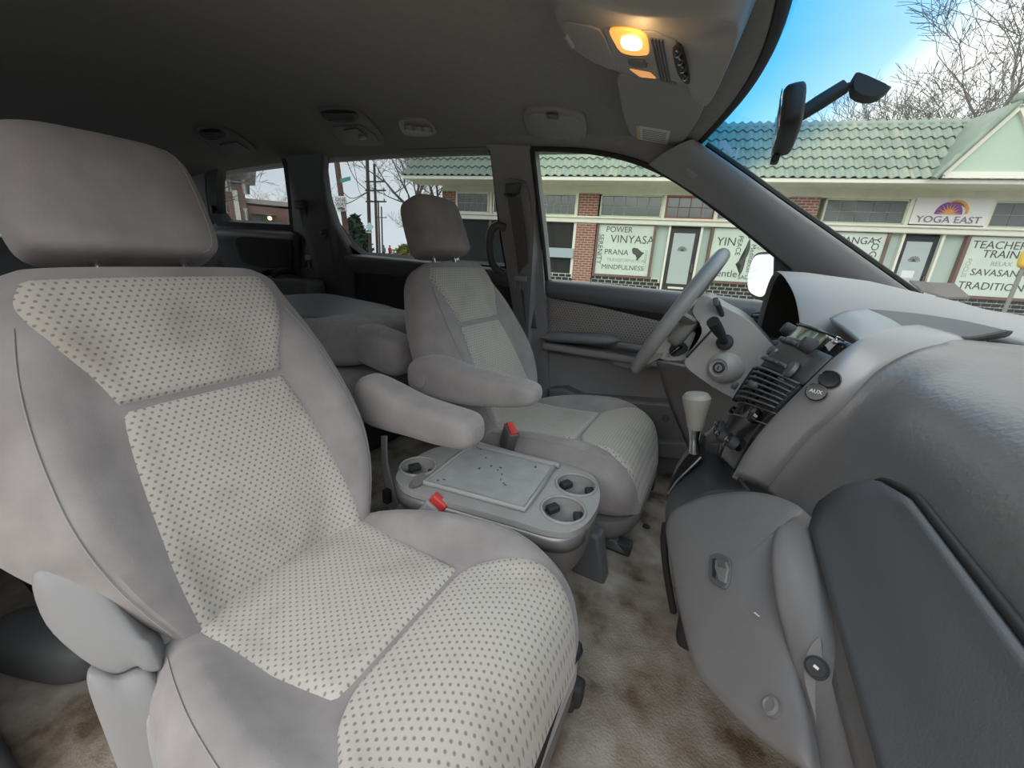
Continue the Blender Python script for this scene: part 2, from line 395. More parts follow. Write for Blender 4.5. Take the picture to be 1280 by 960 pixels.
# rear of the cabin: hatch trim and the closed passenger sliding door side
W = thing('wall_back', 'dark tailgate trim closing the rear of the cabin', 'tailgate', kind='structure')
box('hatch_trim', (-3.3, .74, .75), (.06, 1.7, .7), TRIMD, W, .02)
box('hatch_header', (-3.3, .74, 1.58), (.06, 1.7, .1), TRIMD, W, .02)
box('pane', (-3.3, .74, 1.32), (.006, 1.6, .46), GLASS_R, W)
W = thing('wall_right', 'passenger side rear wall with sliding door and tinted glass', 'side wall', kind='structure')
box('side_panel', (-2.05, -.09, .78), (2.5, .06, .72), TRIMD, W, .02)
box('roof_rail', (-2.05, -.06, 1.57), (2.5, .06, .12), TRIMD, W, .02)
for X in (-.84, -1.95, -3.2): box('pillar', (X, -.085, 1.33), (.12, .05, .5), TRIMD, W, .015)
for X, l in ((-1.39, 1.0), (-2.57, 1.13)): box('pane', (X, -.085, 1.33), (l, .006, .42), GLASS_R, W)
# door sill of the open door, seen at the bottom left
o = box('door_sill', (-.85, -.025, .432), (.7, .05, .05), mat('sill_plastic', (.07, .072, .075), .45), None, .012); setcat(o, 'dark plastic sill strip under the open passenger doorway', 'door sill')
# ---- sliding door (second row, driver side)
D2 = thing('door_1', 'rear sliding door with tinted window on the driver side', 'sliding door', kind='structure')
win = [(403, 192), (500, 187), (609, 184), (613, 195), (618, 240), (625, 300), (631, 333), (560, 328), (500, 322), (452, 318), (436, 306), (418, 282), (407, 250), (402, 215)]
big = [(394, 180), (500, 176), (622, 174), (628, 195), (636, 260), (642, 320), (645, 348), (560, 338), (500, 332), (446, 328), (426, 312), (410, 287), (397, 252), (391, 212)]
frame('window_frame', big, win, BLACK, .04, .005, D2)
prism('pane', [SD(x, y, -.02) for x, y in win], (0, .004, 0), GLASS_R, D2)
bt = [(430, 316), (500, 322), (560, 328), (650, 337)]
rows = [[SD(x, y, .0) for x, y in bt], [SD(x, y+4, .05) for x, y in bt], [SD(x, y+14, .055) for x, y in bt], [SD(x, y+24, .03) for x, y in bt]]
patch('belt_rail', rows, TRIMD, D2, 4, .02)
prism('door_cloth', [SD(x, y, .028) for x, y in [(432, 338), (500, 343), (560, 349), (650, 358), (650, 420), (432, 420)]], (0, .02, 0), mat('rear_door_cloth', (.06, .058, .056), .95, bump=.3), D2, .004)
prism('door_shell', [np.array([X, 1.60, Z]) for X, Z in ((-2.1, 1.14), (-.74, 1.13), (-.74, .44), (-2.1, .44))], (0, .05, 0), PLASTD, D2)
prism('lower_panel', [PY(x, y, 1.57) for x, y in [(432, 415), (650, 415), (650, 560), (432, 560)]], (0, .03, 0), TRIMD, D2)
# ---- driver door
D1 = thing('door_2', 'closed driver door with grey armrest and dotted cloth panel', 'car door', kind='structure')
dw = [(664, 186), (700, 187), (740, 190), (785, 199), (830, 217), (870, 242), (920, 279), (960, 311), (990, 336), (975, 380), (860, 368), (760, 357), (684, 350), (679, 300), (672, 240)]
prism('pane', [SD(x, y, -.02) for x, y in dw], (0, .004, 0), GLASS_S, D1)
tube('window_seal', [SD(x, y, .03) for x, y in dw[:9]], .008, BLACK, D1, 6)
tube('window_seal', [SD(x, y, .03) for x, y in ((665, 187), (671, 240), (678, 300), (683, 350))], .010, BLACK, D1, 6)
prism('door_shell', [np.array([X, 1.60, Z]) for X, Z in ((-.74, 1.09), (.25, 1.075), (.25, .44), (-.74, .44))], (0, .05, 0), PLASTD, D1)
sail = [SD(x, y, .01) for x, y in [(968, 316), (1010, 352), (1010, 390), (966, 384)]]
prism('mirror_sail', sail, (0, .03, 0), PLASTD, D1, .006)
bt = [(680, 348), (740, 353), (800, 359), (860, 365), (920, 372), (985, 381)]
rows = [[SD(x, y, -.01) for x, y in bt], [SD(x, y+3, .035) for x, y in bt], [SD(x, y+14+.03*(x-680), .05) for x, y in bt], [SD(x, y+23+.06*(x-680), .02) for x, y in bt]]
patch('belt_rail', rows, mat('door_rail_vinyl', (.16, .165, .178), .42, bump=.2), D1, 4, .02)
rows = [[SD(x, y, .022) for x, y in [(680, 372), (740, 382), (800, 396), (880, 414)]], [SD(x, y, .026) for x, y in [(680, 400), (740, 408), (800, 416), (880, 430)]], [SD(x, y, .022) for x, y in [(680, 428), (740, 434), (800, 442), (880, 452)]]]
patch('door_cloth', rows, DOORCLOTH, D1, 4, .012, uvm=True)
lw = [PY(x, y, 1.56) for x, y in [(680, 430), (780, 438), (900, 455), (960, 465), (960, 620), (680, 600)]]
prism('lower_panel', lw, (0, .04, 0), DOORP, D1, .01)
a = PY(682, 419, 1.52); b = PY(777, 425, 1.52)
pad = []
for t in np.linspace(0, 1, 13):
    p = a+(b-a)*t; e = 1-.98*max(0, (t-.78)/.22)**2.5; e2 = 1-.6*max(0, (.1-t)/.1)**2
    pad.append([(p[0], p[1]+.055*e*math.cos(q), p[2]-.003+.022*e*e2*math.sin(q)) for q in np.linspace(0, 2*math.pi, 20, endpoint=False)])
loft('armrest_pad', pad, mat('armrest_vinyl', (.17, .175, .18), .42, bump=.15), D1)
a = PY(682, 436, 1.53); b = PY(830, 447, 1.53)
box('armrest_ledge', (a+b)/2, (abs(b[0]-a[0]), .09, .03), DOORP, D1, .01)
a = PY(772, 432, 1.5); b = PY(850, 440, 1.5); box('silver_strip', (a+b)/2, (abs(b[0]-a[0]), .05, .022), SILVER, D1, .008)
c = PY(782, 452, 1.54); cup = [PY(x, y, 1.52) for x, y in [(758, 443), (765, 456), (785, 462), (810, 462), (830, 452), (830, 444)]]
prism('pull_cup', cup, (0, .05, 0), PLASTL, D1, .008)
lp = [PY(x, y, 1.50) for x, y in [(684, 486), (705, 486), (725, 496), (860, 506), (930, 520), (930, 640), (684, 640)]]
prism('map_pocket', lp, (0, .07, 0), mat('pocket_plastic', (.17, .168, .168), .5, bump=.1), D1, .015)
lathe('speaker_button', [(.014, 0), (.014, .004), (0, .005)], PY(832, 523, 1.495), (0, -1, 0), PLASTD, D1, 16)
tray = [PY(x, y, 1.46) for x, y in [(815, 546), (828, 552), (850, 552), (900, 556), (900, 580), (820, 572)]]
prism('door_bin', tray, (0, .06, 0), PLAST, D1, .012)
# lower side structure below the door openings
W = thing('wall_front', 'dark footwell bulkhead beneath the dashboard', 'bulkhead', kind='structure')
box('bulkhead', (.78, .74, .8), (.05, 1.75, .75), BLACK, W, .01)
# roof side rail over the driver window, covered like the headliner
rows = []
for x, y, dy in ((560, 180, 12), (612, 182, 14), (664, 184, 16), (700, 185, 18), (740, 188, 22), (785, 197, 28), (815, 208, 34), (838, 219, 42)):
    p = SD(x, y, .02); q = CE(x+dy*.35, y-dy, -.002); rows.append([p+np.array([0, .03, -.0]), p, (p+q)/2+np.array([0, -.008, -.004]), q, q+np.array([0, -.03, .02])])
patch('trim_7', rows, HEADL, None, 4, .01); setcat(bpy.data.objects['trim_7'], 'grey headliner rail along the top of the driver window', 'roof rail')
o = box('trim_8', (-.42, .035, 1.545), (.86, .05, .085), HEADL, None, .02); setcat(o, 'grey roof rail above the open passenger doorway', 'roof rail')
# ---- belts
def strap(name, pts, wd, m, parent=None, th=.003, ax=(1, 0, 0)):
    A = np.array(ax, float)
    return patch(name, [[np.array(p)-A*wd/2 for p in pts], [np.array(p) for p in pts], [np.array(p)+A*wd/2 for p in pts]], m, parent, 4, th)
B = thing('seat_belt', 'dark seat belt hanging down the pillar behind the driver seat', 'seat belt')
pl = [SD(x, y, .045) for x, y in [(628, 226), (650, 226), (658, 234), (664, 270), (662, 278), (640, 278), (634, 250)]]
prism('slider_cover', crom(pl, 3, True), (0, .02, .006), TRIMG, B, .005)
box('belt_guide', SD(640, 236, .075), (.05, .03, .035), PLASTD, B, .008)
tube('guide_loop', [SD(x, y, .08) for x, y in [(630, 243), (640, 248), (650, 242), (652, 232), (646, 230)]], .006, PLASTD, B, 8)
strap('webbing', [SD(x, y, .07) for x, y in [(641, 242), (646, 275), (651, 310), (655, 345), (660, 380), (664, 410)]], .05, BELTW, B)
box('tongue', SD(651, 348, .085), (.055, .012, .022), PLASTL, B, .004)
tube('tongue_blade', [SD(x, y, .085) for x, y in [(645, 354), (644, 366), (649, 367), (651, 355)]], .0035, CHROME, B, 6)
B = thing('seat_belt', 'dark seat belt hanging on the pillar beside the rear window', 'seat belt')
box('belt_guide', SD(375, 256, .06), (.07, .03, .04), PLASTD, B, .008)
strap('webbing', [SD(x, y, .055) for x, y in [(377, 258), (384, 290), (391, 325), (400, 368), (404, 390)]], .055, BELTW, B)
box('tongue', SD(386, 322, .07), (.05, .012, .03), PLASTL, B, .004)
tube('tongue_blade', [SD(x, y, .075) for x, y in [(383, 326), (383, 336), (388, 336), (388, 326)]], .004, CHROME, B, 6)
tube('tongue_arm', [SD(x, y, .07) for x, y in [(388, 324), (394, 318), (396, 308)]], .006, PLASTD, B, 6)
# grab handle on the pillar by the sliding door
G = thing('grab_handle', 'dark loop grab handle beside the sliding door window', 'handle')
tube('handle_bar', [SD(x, y, o) for x, y, o in [(632, 285, .03), (620, 282, .05), (613, 292, .07), (612, 312, .075), (616, 330, .07), (626, 340, .05), (634, 342, .03)]], .016, PLASTD, G, 10)
# ================================================================ front seats
TH = math.radians(24)
HW_B = herm([-.06, -.02, .05, .12, .2, .3, .4, .47, .52, .548, .562], [.15, .19, .225, .252, .268, .266, .250, .228, .208, .188, .155])
DP_B = herm([-.06, 0, .1, .3, .45, .53, .562], [.10, .15, .165, .15, .125, .10, .05])
BB = herm([-.06, 0, .1, .25, .4, .5, .562], [.03, .045, .055, .05, .03, .006, 0])
LUM = herm([-.06, .05, .18, .35, .562], [-.01, .008, .016, .004, -.004])
def b_front(y, h):
    hw = HW_B(h); D = DP_B(h); q = min(1, abs(y)/hw); n = 3.2
    d = -D/2+D/2*max(0, 1-q**n)**(1/n)
    return d+BB(h)*math.exp(-((q-.76)/.20)**2)+LUM(h)
def b_ring(h, N=44):
    hw = HW_B(h); D = DP_B(h); out = []; n = 3.2
    for k in range(N):
        a = 2*math.pi*k/N; c, s = math.cos(a), math.sin(a)
        y = hw*math.copysign(abs(c)**(2/n), c)
        if s >= 0: d = b_front(y, h)
        else: d = -D/2-D/2*abs(s)**(2/n)+LUM(h)
        out.append((y, h, d))
    return out
HW_C = herm([-.10, 0, .1, .2, .33, .40, .45, .475, .492, .500], [.16, .205, .235, .256, .266, .256, .235, .212, .185, .16])
ZT = herm([-.10, 0, .12, .25, .33, .40, .44, .468, .485, .494, .500], [-.01, 0, .010, .028, .042, .043, .030, .006, -.03, -.07, -.10])
ZB = herm([-.10, .3, .45, .500], [-.13, -.13, -.13, -.125])
BC = herm([-.10, 0, .1, .25, .36, .43, .48, .500], [.0, .015, .042, .05, .034, .016, .004, 0])
DIP = herm([-.1, .2, .30, .36, .516], [0, 0, -.003, .006, 0])
def c_top(y, x):
    hw = HW_C(x); q = min(1, abs(y)/hw); n = 4.0; zt, zb = ZT(x), ZB(x); H = zt-zb
    z = zb+H*.5+H*.5*max(0, 1-q**n)**(1/n)
    return z+BC(x)*math.exp(-((q-.80)/.17)**2)
def c_ring(x, N=44):
    hw = HW_C(x); zt, zb = ZT(x), ZB(x); H = zt-zb; out = []; n = 4.0
    for k in range(N):
        a = 2*math.pi*k/N; c, s = math.cos(a), math.sin(a); y = hw*math.copysign(abs(c)**(2/n), c)
        z = c_top(y, x) if s >= 0 else zb+H*.5-H*.5*abs(s)**(2/n)
        out.append((y, x, z))
    return out
def make_seat(name, label, Yc, inb):
    """Yc = centre; inb = +1 when the armrest is on the +Y side"""
    S = thing(name, label, 'car seat', (-.36, Yc, .43))
    O = np.array([-.60, Yc, .655 if inb > 0 else .66]); hh = np.array([-math.sin(TH), 0, math.cos(TH)]); nn = np.array([math.cos(TH), 0, math.sin(TH)])
    OB = O-np.array([0, 0, .012 if inb > 0 else 0])
    def bp(y, h, d): return OB+np.array([0, y, 0])+hh*h+nn*d
    def cp(y, x, z): return O+np.array([x, y, z])
    hs = list(np.linspace(-.055, .5, 34))+list(np.linspace(.507, .562, 10))
    def trim(p):                     # the outboard side is cut away low down for the recliner
        y, h, d = p
        if y*inb < 0: y *= 1-.22*max(0, min(1, (.20-h)/.20))*max(0, min(1, (abs(y)/HW_B(h)-.78)/.22))
        return bp(y, h, d)
    loft('backrest', [[trim(p) for p in b_ring(h)] for h in hs], GREYV, S)
    xs = list(np.linspace(-.10, .45, 36))+list(np.linspace(.456, .500, 16))
    loft('seat_cushion', [[cp(*p) for p in c_ring(x)] for x in xs], GREYV, S)
    def panel(nm, fn, mapf, tl, lo, hi, off=.006, nu=22, nv=26):
        """padded cloth panel: lo/hi give the side limits along the length"""
        rows, uv = [], []
        for i in range(nv+1):
            t = i/nv; L = tl(t); a, b = lo(t), hi(t); r, q = [], []
            for j in range(nu+1):
                s = j/nu; y = a+(b-a)*s
                e = min(s, 1-s)*nu; e2 = min(t, 1-t)*nv
                f = off if (e > .5 and e2 > .5) else -.006
                puff = .004*(1-(2*s-1)**4)*(1-(2*t-1)**6)
                r.append(mapf(y, L, fn(y, L)+f+puff)); q.append((y, L*1.0))
            rows.append(r); uv.append(q)
        return loft(nm, rows, CREAM, S, closed=False, uv=uv, ang=70)
    # backrest cloth: yoke + main
    yl = herm([.352, .40, .46, .51, .548], [.124, .140, .165, .178, .160])
    panel('yoke_panel', b_front, bp, lambda t: .350+.198*t, lambda t: -yl(.350+.198*t), lambda t: yl(.350+.198*t))
    ml = herm([-.03, .08, .2, .30, .345], [.148, .150, .145, .132, .122])
    panel('backrest_panel', b_front, bp, lambda t: -.03+.379*t, lambda t: -ml(-.03+.379*t), lambda t: ml(-.03+.379*t))
    # cushion cloth: main + front roll
    cl = herm([-.02, .1, .2, .295], [.155, .146, .138, .126])
    panel('cushion_panel', c_top, cp, lambda t: -.02+.31*t, lambda t: -cl(-.02+.31*t), lambda t: cl(-.02+.31*t))
    fl = herm([.293, .305, .33, .38, .44, .485, .499], [.085, .128, .158, .186, .198, .18, .162])
    tx = herm([0, .25, .6, .8, .92, 1], [.293, .34, .43, .475, .492, .499])
    panel('front_roll_panel', c_top, cp, tx, lambda t: -fl(tx(t)), lambda t: fl(tx(t)), .008, 26, 34)
    # stitched seams on the bolsters
    for sg in (-1, 1):
        tube('seam', [bp(sg*HW_B(h)*.80, h, b_front(HW_B(h)*.80, h)+.0006) for h in np.linspace(.03, .48, 10)], .0009, PIPE, S, 5, n=4)
        tube('seam', [cp(sg*HW_C(x)*.86, x, c_top(HW_C(x)*.86, x)+.0006) for x in np.linspace(.03, .44, 10)], .0009, PIPE, S, 5, n=4)
    # headrest
    hr_rings = []; N = 36
    H0 = bp(-.012 if inb > 0 else 0, .588 if inb > 0 else .600, -.055)
    for i in range(25):
        t = i/24; a = math.pi*(t-.5); k = max(0, 1-abs(2*t-1)**5)**.36; k = max(k, .25)
        hh2 = .188*(.5+.5*math.sin(a))
        hw = (.108+.022*(1-((t-.38)/.62)**2))*k; dp = (.058-.012*t)*k
        rg = []
        for j in range(N):
            q = 2*math.pi*j/N; c, s = math.cos(q), math.sin(q)
            y = hw*math.copysign(abs(c)**(2/5.0), c); d = dp*math.copysign(abs(s)**(2/3.6), s)
            rg.append(H0+np.array([0, y, 0])+hh*hh2+nn*(d+.012*math.cos(y/.14*1.2)+.018*(t-.4)))
        hr_rings.append(rg)
    hr = loft('headrest', hr_rings, GREYV, S)
    tube('seam', [H0+np.array([0, sg, 0])+hh*h_+nn*d_ for sg, h_, d_ in []] or [hr_rings[i][5] for i in range(2, 23)], .0011, PIPE, hr, 5, n=1, smooth_pts=False)
    for sg in (-1, 1):
        tube('post', [bp(sg*.058, .53, -.06), bp(sg*.058, .60, -.055)], .0065, CHROME, hr, 10, n=2)
        lathe('post_sleeve', [(.018, 0), (.018, .006), (.011, .014), (0, .014)], bp(sg*.058, .553, -.06), hh, PLASTD, hr, 16)
    # armrest: padded beam hinged to the inboard bolster
    y0 = .327 if inb > 0 else -.312; rings = []
    if inb > 0: A = [(-.75, .85, .03, .045), (-.72, .85, .042, .062), (-.66, .845, .045, .058), (-.58, .838, .044, .047), (-.50, .836, .043, .043), (-.44, .838, .041, .038), (-.418, .838, .034, .029), (-.408, .838, .02, .016)]
    else: A = [(-.765, .86, .02, .02), (-.75, .862, .034, .042), (-.71, .868, .042, .055), (-.65, .868, .045, .06), (-.58, .864, .044, .053), (-.50, .866, .043, .044), (-.42, .874, .041, .036), (-.375, .878, .034, .026), (-.36, .88, .02, .014)]
    for X, Z, hy, hz in [tuple(v) for v in crom(A, 5)]:
        rg = []
        for j in range(28):
            q = 2*math.pi*j/28; c, s = math.cos(q), math.sin(q)
            rg.append(np.array([X, Yc+y0+hy*math.copysign(abs(c)**(2/3.4), c), Z+hz*math.copysign(abs(s)**(2/3.0), s)]))
        rings.append(rg)
    ar = loft('armrest', rings, GREYV, S)
    tube('seam', [r[4 if inb > 0 else 10] for r in rings[4:-3]], .0011, PIPE, ar, 5, n=1, smooth_pts=False)
    if inb < 0: lathe('pivot_cap', [(.026, 0), (.026, .003), (.0, .005)], (-.705, Yc+y0-.043, .866), (0, -1, 0), GREYV, ar, 20)
    # plastic valance under the cushion
    V = []
    for z, k, x1 in ((.545, 1.0, .01), (.53, 1.015, .016), (.50, 1.0, .012), (.475, .95, -.01), (.465, .85, -.05)):
        rg = []
        for j in range(40):
            q = 2*math.pi*j/40; c, s = math.cos(q), math.sin(q)
            rg.append((-.385+(.275+x1)*math.copysign(abs(c)**(2/4.5), c), Yc+.27*k*math.copysign(abs(s)**(2/4.5), s), z))
        V.append(rg)
    loft('valance', V, PLAST, S)
    for sg in (-1, 1):
        box('seat_rail', (-.36, Yc+sg*.19, .447), (.52, .04, .035), DARK, S, .006)
        prism('rail_foot', [(-.20, Yc+sg*.19-.022, .475), (-.145, Yc+sg*.19-.022, .47), (-.105, Yc+sg*.19-.022, .437), (-.22, Yc+sg*.19-.022, .437)], (0, .044, 0), PLASTD, S, .006)
        lathe('rail_bolt', [(.011, 0), (.011, .008), (0, .009)], (-.118, Yc+sg*.19, .447), (.5, 0, .8), BLACK, S, 12)
    # inboard buckle on its stalk, tip red
    if inb > 0:
        bc = thing_part('buckle', S)
        tube('stalk', [(-.60, Yc+.285, .60), (-.57, Yc+.29, .66), (-.545, Yc+.29, .70)], .02, PLAST, bc, 12, squash=(.6, 1.2))
        a = PY(545, 631, .588); R = basis((.55, .1, .8))
        box('buckle_body', a-np.array([.02, 0, .03]), (.07, .028, .048), PLASTL, bc, .007, R)
        box('release_button', a+np.array([.008, .001, .010]), (.022, .019, .04), RED, bc, .004, R)
    else:
        bc = thing_part('buckle', S)
        a = PY(636, 548, Yc-.245); R = basis((.32, -.25, .9))
        box('buckle_body', a, (.085, .030, .052), mat('buckle_grey', (.14, .135, .135), .5), bc, .006, R)
        e = np.array(R @ Vector((.044, 0, 0))); box('release_button', a+e, (.008, .022, .044), RED, bc, .003, R)
        tube('stalk', [a-np.array([.015, 0, .09]), a-np.array([.01, 0, .03])], .016, PLASTD, bc, 10, n=2, squash=(.7, 1.3))
    return S
def thing_part(name, parent):
    o = bpy.data.objects.new(name, None); COL.objects.link(o); o.parent = parent; o.matrix_parent_inverse = pinv(parent); o.location = parent.location; o.empty_display_size = .05
    return o
YP, YD = .318, 1.15
P_ = make_seat('front_seat', 'grey and cream passenger seat filling the near left foreground', YP, 1)
D_ = make_seat('front_seat', 'grey and cream driver seat behind the steering wheel', YD, -1)
SEATP = mat('seat_side_plastic', (.27, .268, .27), .45, bump=.1, bscale=700)
# passenger seat only: outboard recliner covers, adjusting bar and belt bits
def blob(name, px, Y, th, m, parent, bev):
    n = np.array([.80, -.38, .46]); n /= np.linalg.norm(n); p0 = np.array([-.60, .12, .62])+n*(Y+.055)
    L = crom([PP(x, y, p0, n) for x, y in px], 4, True); c = sum(L)/len(L); b = bev
    return loft(name, [[c+(p-c)*k+n*d for p in L] for k, d in ((.93, -th-.02), (1.0, -th*.6), (1.0, -b*.55), (.985, -b*.28), (.955, -b*.08), (.91, 0), (.7, b*.06), (.4, b*.09), (.08, b*.1))], m, parent, ang=60)
blob('recliner_cover', [(34, 722), (60, 706), (105, 705), (150, 760), (178, 796), (190, 806), (203, 838), (186, 843), (172, 836), (142, 846), (100, 826), (52, 780)], .0, .07, SEATP, P_, .03)
blob('side_cover', [(104, 850), (120, 838), (145, 846), (170, 838), (188, 842), (206, 872), (222, 915), (262, 1010), (290, 1100), (210, 1100), (160, 1000), (128, 920)], .004, .07, SEATP, P_, .028)
blob('side_inset', [(182, 905), (200, 888), (212, 905), (240, 970), (262, 1040), (225, 1060), (196, 980)], .010, .02, PLASTL, P_, .006)
blob('hinge_strap', [(196, 794), (214, 796), (217, 815), (210, 850), (202, 848)], -.05, .012, PLASTL, P_, .004)
blob('recliner_gap', [(176, 790), (205, 795), (212, 850), (205, 868), (188, 845)], -.06, .02, BLACK, P_, .004)
tube('cloth_tail', [PP(x, y, (-.57, .12, .62), (.80, -.38, .46)) for x, y in [(215, 826), (226, 842), (215, 868), (204, 884), (210, 894)]], [.010, .012, .010, .012, .006], mat('loose_fabric', (.44, .42, .37), .95), P_, 10, squash=(1, .5))
bar = [PZ(x, y, z) for x, y, z in [(722, 808, .575), (712, 830, .572), (690, 890, .57), (668, 955, .57), (630, 1070, .57)]]
tube('adjuster_bar', [bar[0]+np.array([-.05, .012, .0])]+bar, .0085, BLACK, P_, 10, n=4)
box('rail_catch', PZ(712, 860, .47), (.05, .03, .05), DARK, P_, .008)
# lap belt between passenger seat and console
B = thing('lap_belt', 'grey lap belt webbing tucked beside the passenger seat cushion', 'seat belt')
patch('webbing', [[PY(x, y, .655) for x, y in [(483, 545), (484, 580), (492, 610), (500, 640)]], [PY(x, y, .66) for x, y in [(476, 545), (477, 585), (482, 612), (486, 640)]]], PLASTL, B, 4, .003)
box('anchor', PY(484, 620, .65), (.02, .02, .04), DARK, B, .004)
# ================================================================ second and third row, folded
S2 = thing('second_row_seat', 'second row seat folded flat behind the driver seat', 'car seat', (-1.35, 1.1, .43))
def rbox(name, c, s, m, parent, n=4.0, rot=None, N=32, K=15):
    rings = []; R = rot if rot is not None else Matrix.Identity(3)
    for i in range(K):
        a = math.pi*(i/(K-1)-.5); k = max(math.cos(a), 0)**(2/n) if abs(math.cos(a)) > 1e-9 else 0; k = max(k, .05); x = math.copysign(abs(math.sin(a))**(2/n), math.sin(a))
        rg = []
        for j in range(N):
            q = 2*math.pi*j/N; cc, ss = math.cos(q), math.sin(q)
            v = R @ Vector((s[0]/2*x, s[1]/2*k*math.copysign(abs(cc)**(2/n), cc), s[2]/2*k*math.copysign(abs(ss)**(2/n), ss))); rg.append(np.array(v)+np.array(c))
        rings.append(rg)
    return loft(name, rings, m, parent)
GREYR = GREYV
rbox('folded_backrest', (-1.42, 1.10, .885), (.68, .52, .17), GREYR, S2, 5, basis((1, 0, -.05)))
rbox('backrest_shell', (-1.50, 1.09, .962), (.50, .44, .03), TRIMD, S2, 6, basis((1, 0, -.05)))
rbox('seat_cushion', (-1.38, 1.10, .70), (.6, .52, .18), GREYR, S2, 5)
box('base_frame', (-1.38, 1.1, .52), (.5, .44, .19), DARK, S2, .02)
rbox('armrest', PX(480, 436, -1.02), (.26, .12, .14), GREYR, S2, 4, basis((1, -.1, -.12)))
S3 = thing('second_row_seat', 'second row seat in the dark behind the passenger seat', 'car seat', (-1.45, .35, .43))
rbox('folded_backrest', (-1.50, .33, .80), (.62, .5, .17), GREYR, S3, 5)
rbox('seat_cushion', (-1.45, .33, .64), (.6, .52, .16), GREYR, S3, 5)
box('base_frame', (-1.45, .33, .49), (.5, .44, .13), DARK, S3, .02)
F3 = thing('seat_foot_cover', 'dark plastic seat foot cover on the carpet behind the passenger seat', 'seat foot')
rbox('cover', PZ(50, 825, .47)+np.array([-.03, .02, .0]), (.24, .10, .10), mat('foot_plastic', (.11, .115, .118), .6), F3, 3.0, basis((1, .35, 0)))
T3 = thing('third_row_bench', 'dark third row bench in the rear of the cabin', 'bench seat', (-2.5, .74, .43))
rbox('seat_cushion', (-2.35, .74, .72), (.5, 1.25, .2), TRIMD, T3, 5)
rbox('backrest', (-2.72, .74, .92), (.2, 1.25, .50), TRIMD, T3, 5, basis((1, 0, .25)))
box('frame', (-2.45, .74, .52), (.5, 1.1, .19), DARK, T3, .02)
C3 = thing('side_cup_tray', 'dark moulded cup tray on the rear side trim', 'cup tray')
a = PY(352, 356, 1.42)
rbox('tray_body', a, (.62, .16, .10), TRIMD, C3, 6)
for x in (335, 352):
    q = PY(x, 344, 1.38); tube('tray_ridge', [q+np.array([0, -.05, 0]), q+np.array([.0, .0, .02]), q+np.array([.02, .07, .02])], .018, BLACK, C3, 8)
# ================================================================ centre console
K = thing('center_console', 'light grey console tray with round cup holders between the front seats', 'console', (-.4, .73, .43))
ZK = .685
tr = [PZ(x, y, ZK) for x, y in [(531, 609), (597, 556), (696, 583), (655, 642)]]
# plan outline of the console top
out = [PZ(x, y, ZK) for x, y in [(498, 588), (540, 561), (590, 553), (645, 566), (700, 578), (738, 592), (750, 615), (744, 640), (722, 662), (690, 664), (640, 650), (560, 627), (505, 610)]]
outl = crom(out, 4, True); cen = sum(outl)/len(outl)
holes = []                           # (centre, radius) of the cup wells
cw1 = PZ(720, 606, ZK); cw2 = PZ(704, 637, ZK); cw3 = PZ(523, 583, ZK); r1, r2, r3 = .046, .046, .043
# body wall
rings = []
for z, k in ((ZK-.022, 1.0), (ZK-.05, .995), (ZK-.12, .93), (.56, .84)):
    rings.append([cen+(p-cen)*np.array([k, k, 1])*np.array([1, 1, 0])+np.array([0, 0, z-cen[2]]) for p in outl])
loft('console_body', rings, PLAST, K, caps=False)
def plate_with_holes(name, outline, hl, z, th, m, parent):
    """flat moulding with round openings cut through it"""
    o = prism(name, [(p[0], p[1], z) for p in outline], (0, 0, -th), m, parent)
    for c, r in hl:
        cut = lathe('cutter', [(0, -.05), (r, -.05), (r, .05), (0, .05)], (c[0], c[1], z), (0, 0, 1), m, None, 28)
        b = o.modifiers.new('hole', 'BOOLEAN'); b.operation = 'DIFFERENCE'; b.object = cut; b.solver = 'EXACT'
    bpy.context.view_layer.update()
    dg = bpy.context.evaluated_depsgraph_get(); me = bpy.data.meshes.new_from_object(o.evaluated_get(dg)); o.modifiers.clear(); o.data = me
    for x in [x for x in bpy.data.objects if x.name.startswith('cutter')]: bpy.data.objects.remove(x)
    bevel(o, .006, 3, 50); me.polygons.foreach_set('use_smooth', [True]*len(me.polygons)); me.set_sharp_from_angle(angle=.6)
    return o
trL = crom([PZ(x, y, ZK) for x, y in [(530, 606), (563, 579), (595, 556), (645, 570), (694, 583), (676, 611), (655, 640), (594, 623)]], 1, True)
ctr = sum(trL)/len(trL)
top = plate_with_holes('console_top', outl, [(cw1, r1), (cw2, r2), (cw3, r3)], ZK, .022, PLASTL, K)
# tray: recessed floor with raised lips (sits on the moulding)
bm = bmesh.new(); A = [vec((p[0], p[1], ZK+.003)) for p in trL]; Bq = [vec(((ctr+(p-ctr)*.97)[0], (ctr+(p-ctr)*.97)[1], ZK+.003)) for p in trL]
tf = prism('tray_floor', [(p[0], p[1], ZK+.002) for p in trL], (0, 0, .004), mat('tray_plastic', (.36, .375, .375), .4, nscale=25, namt=.12), K)
bm.free()
lipz = np.array([0, 0, .008])
tube('tray_lip', [np.array((p[0], p[1], ZK+.006)) for p in trL], .006, PLASTL, K, 8, closed=True, n=1)
a, b = PZ(597, 553, ZK+.02), PZ(700, 577, ZK+.02)
tube('side_ridge', [a-np.array([0, 0, .012]), (a+b)/2-np.array([0, 0, .012]), b-np.array([0, 0, .012])], .007, PLASTL, K, 10)
a, b = PZ(543, 598, ZK+.008), PZ(590, 566, ZK+.008); a2, b2 = PZ(575, 622, ZK+.006), PZ(625, 566, ZK+.006)
0 and patch('tray_ramp', [[a, b], [a+np.array([.035, 0, -.004]), b+np.array([.035, 0, -.004])]], PLASTL, K, 3, .01)
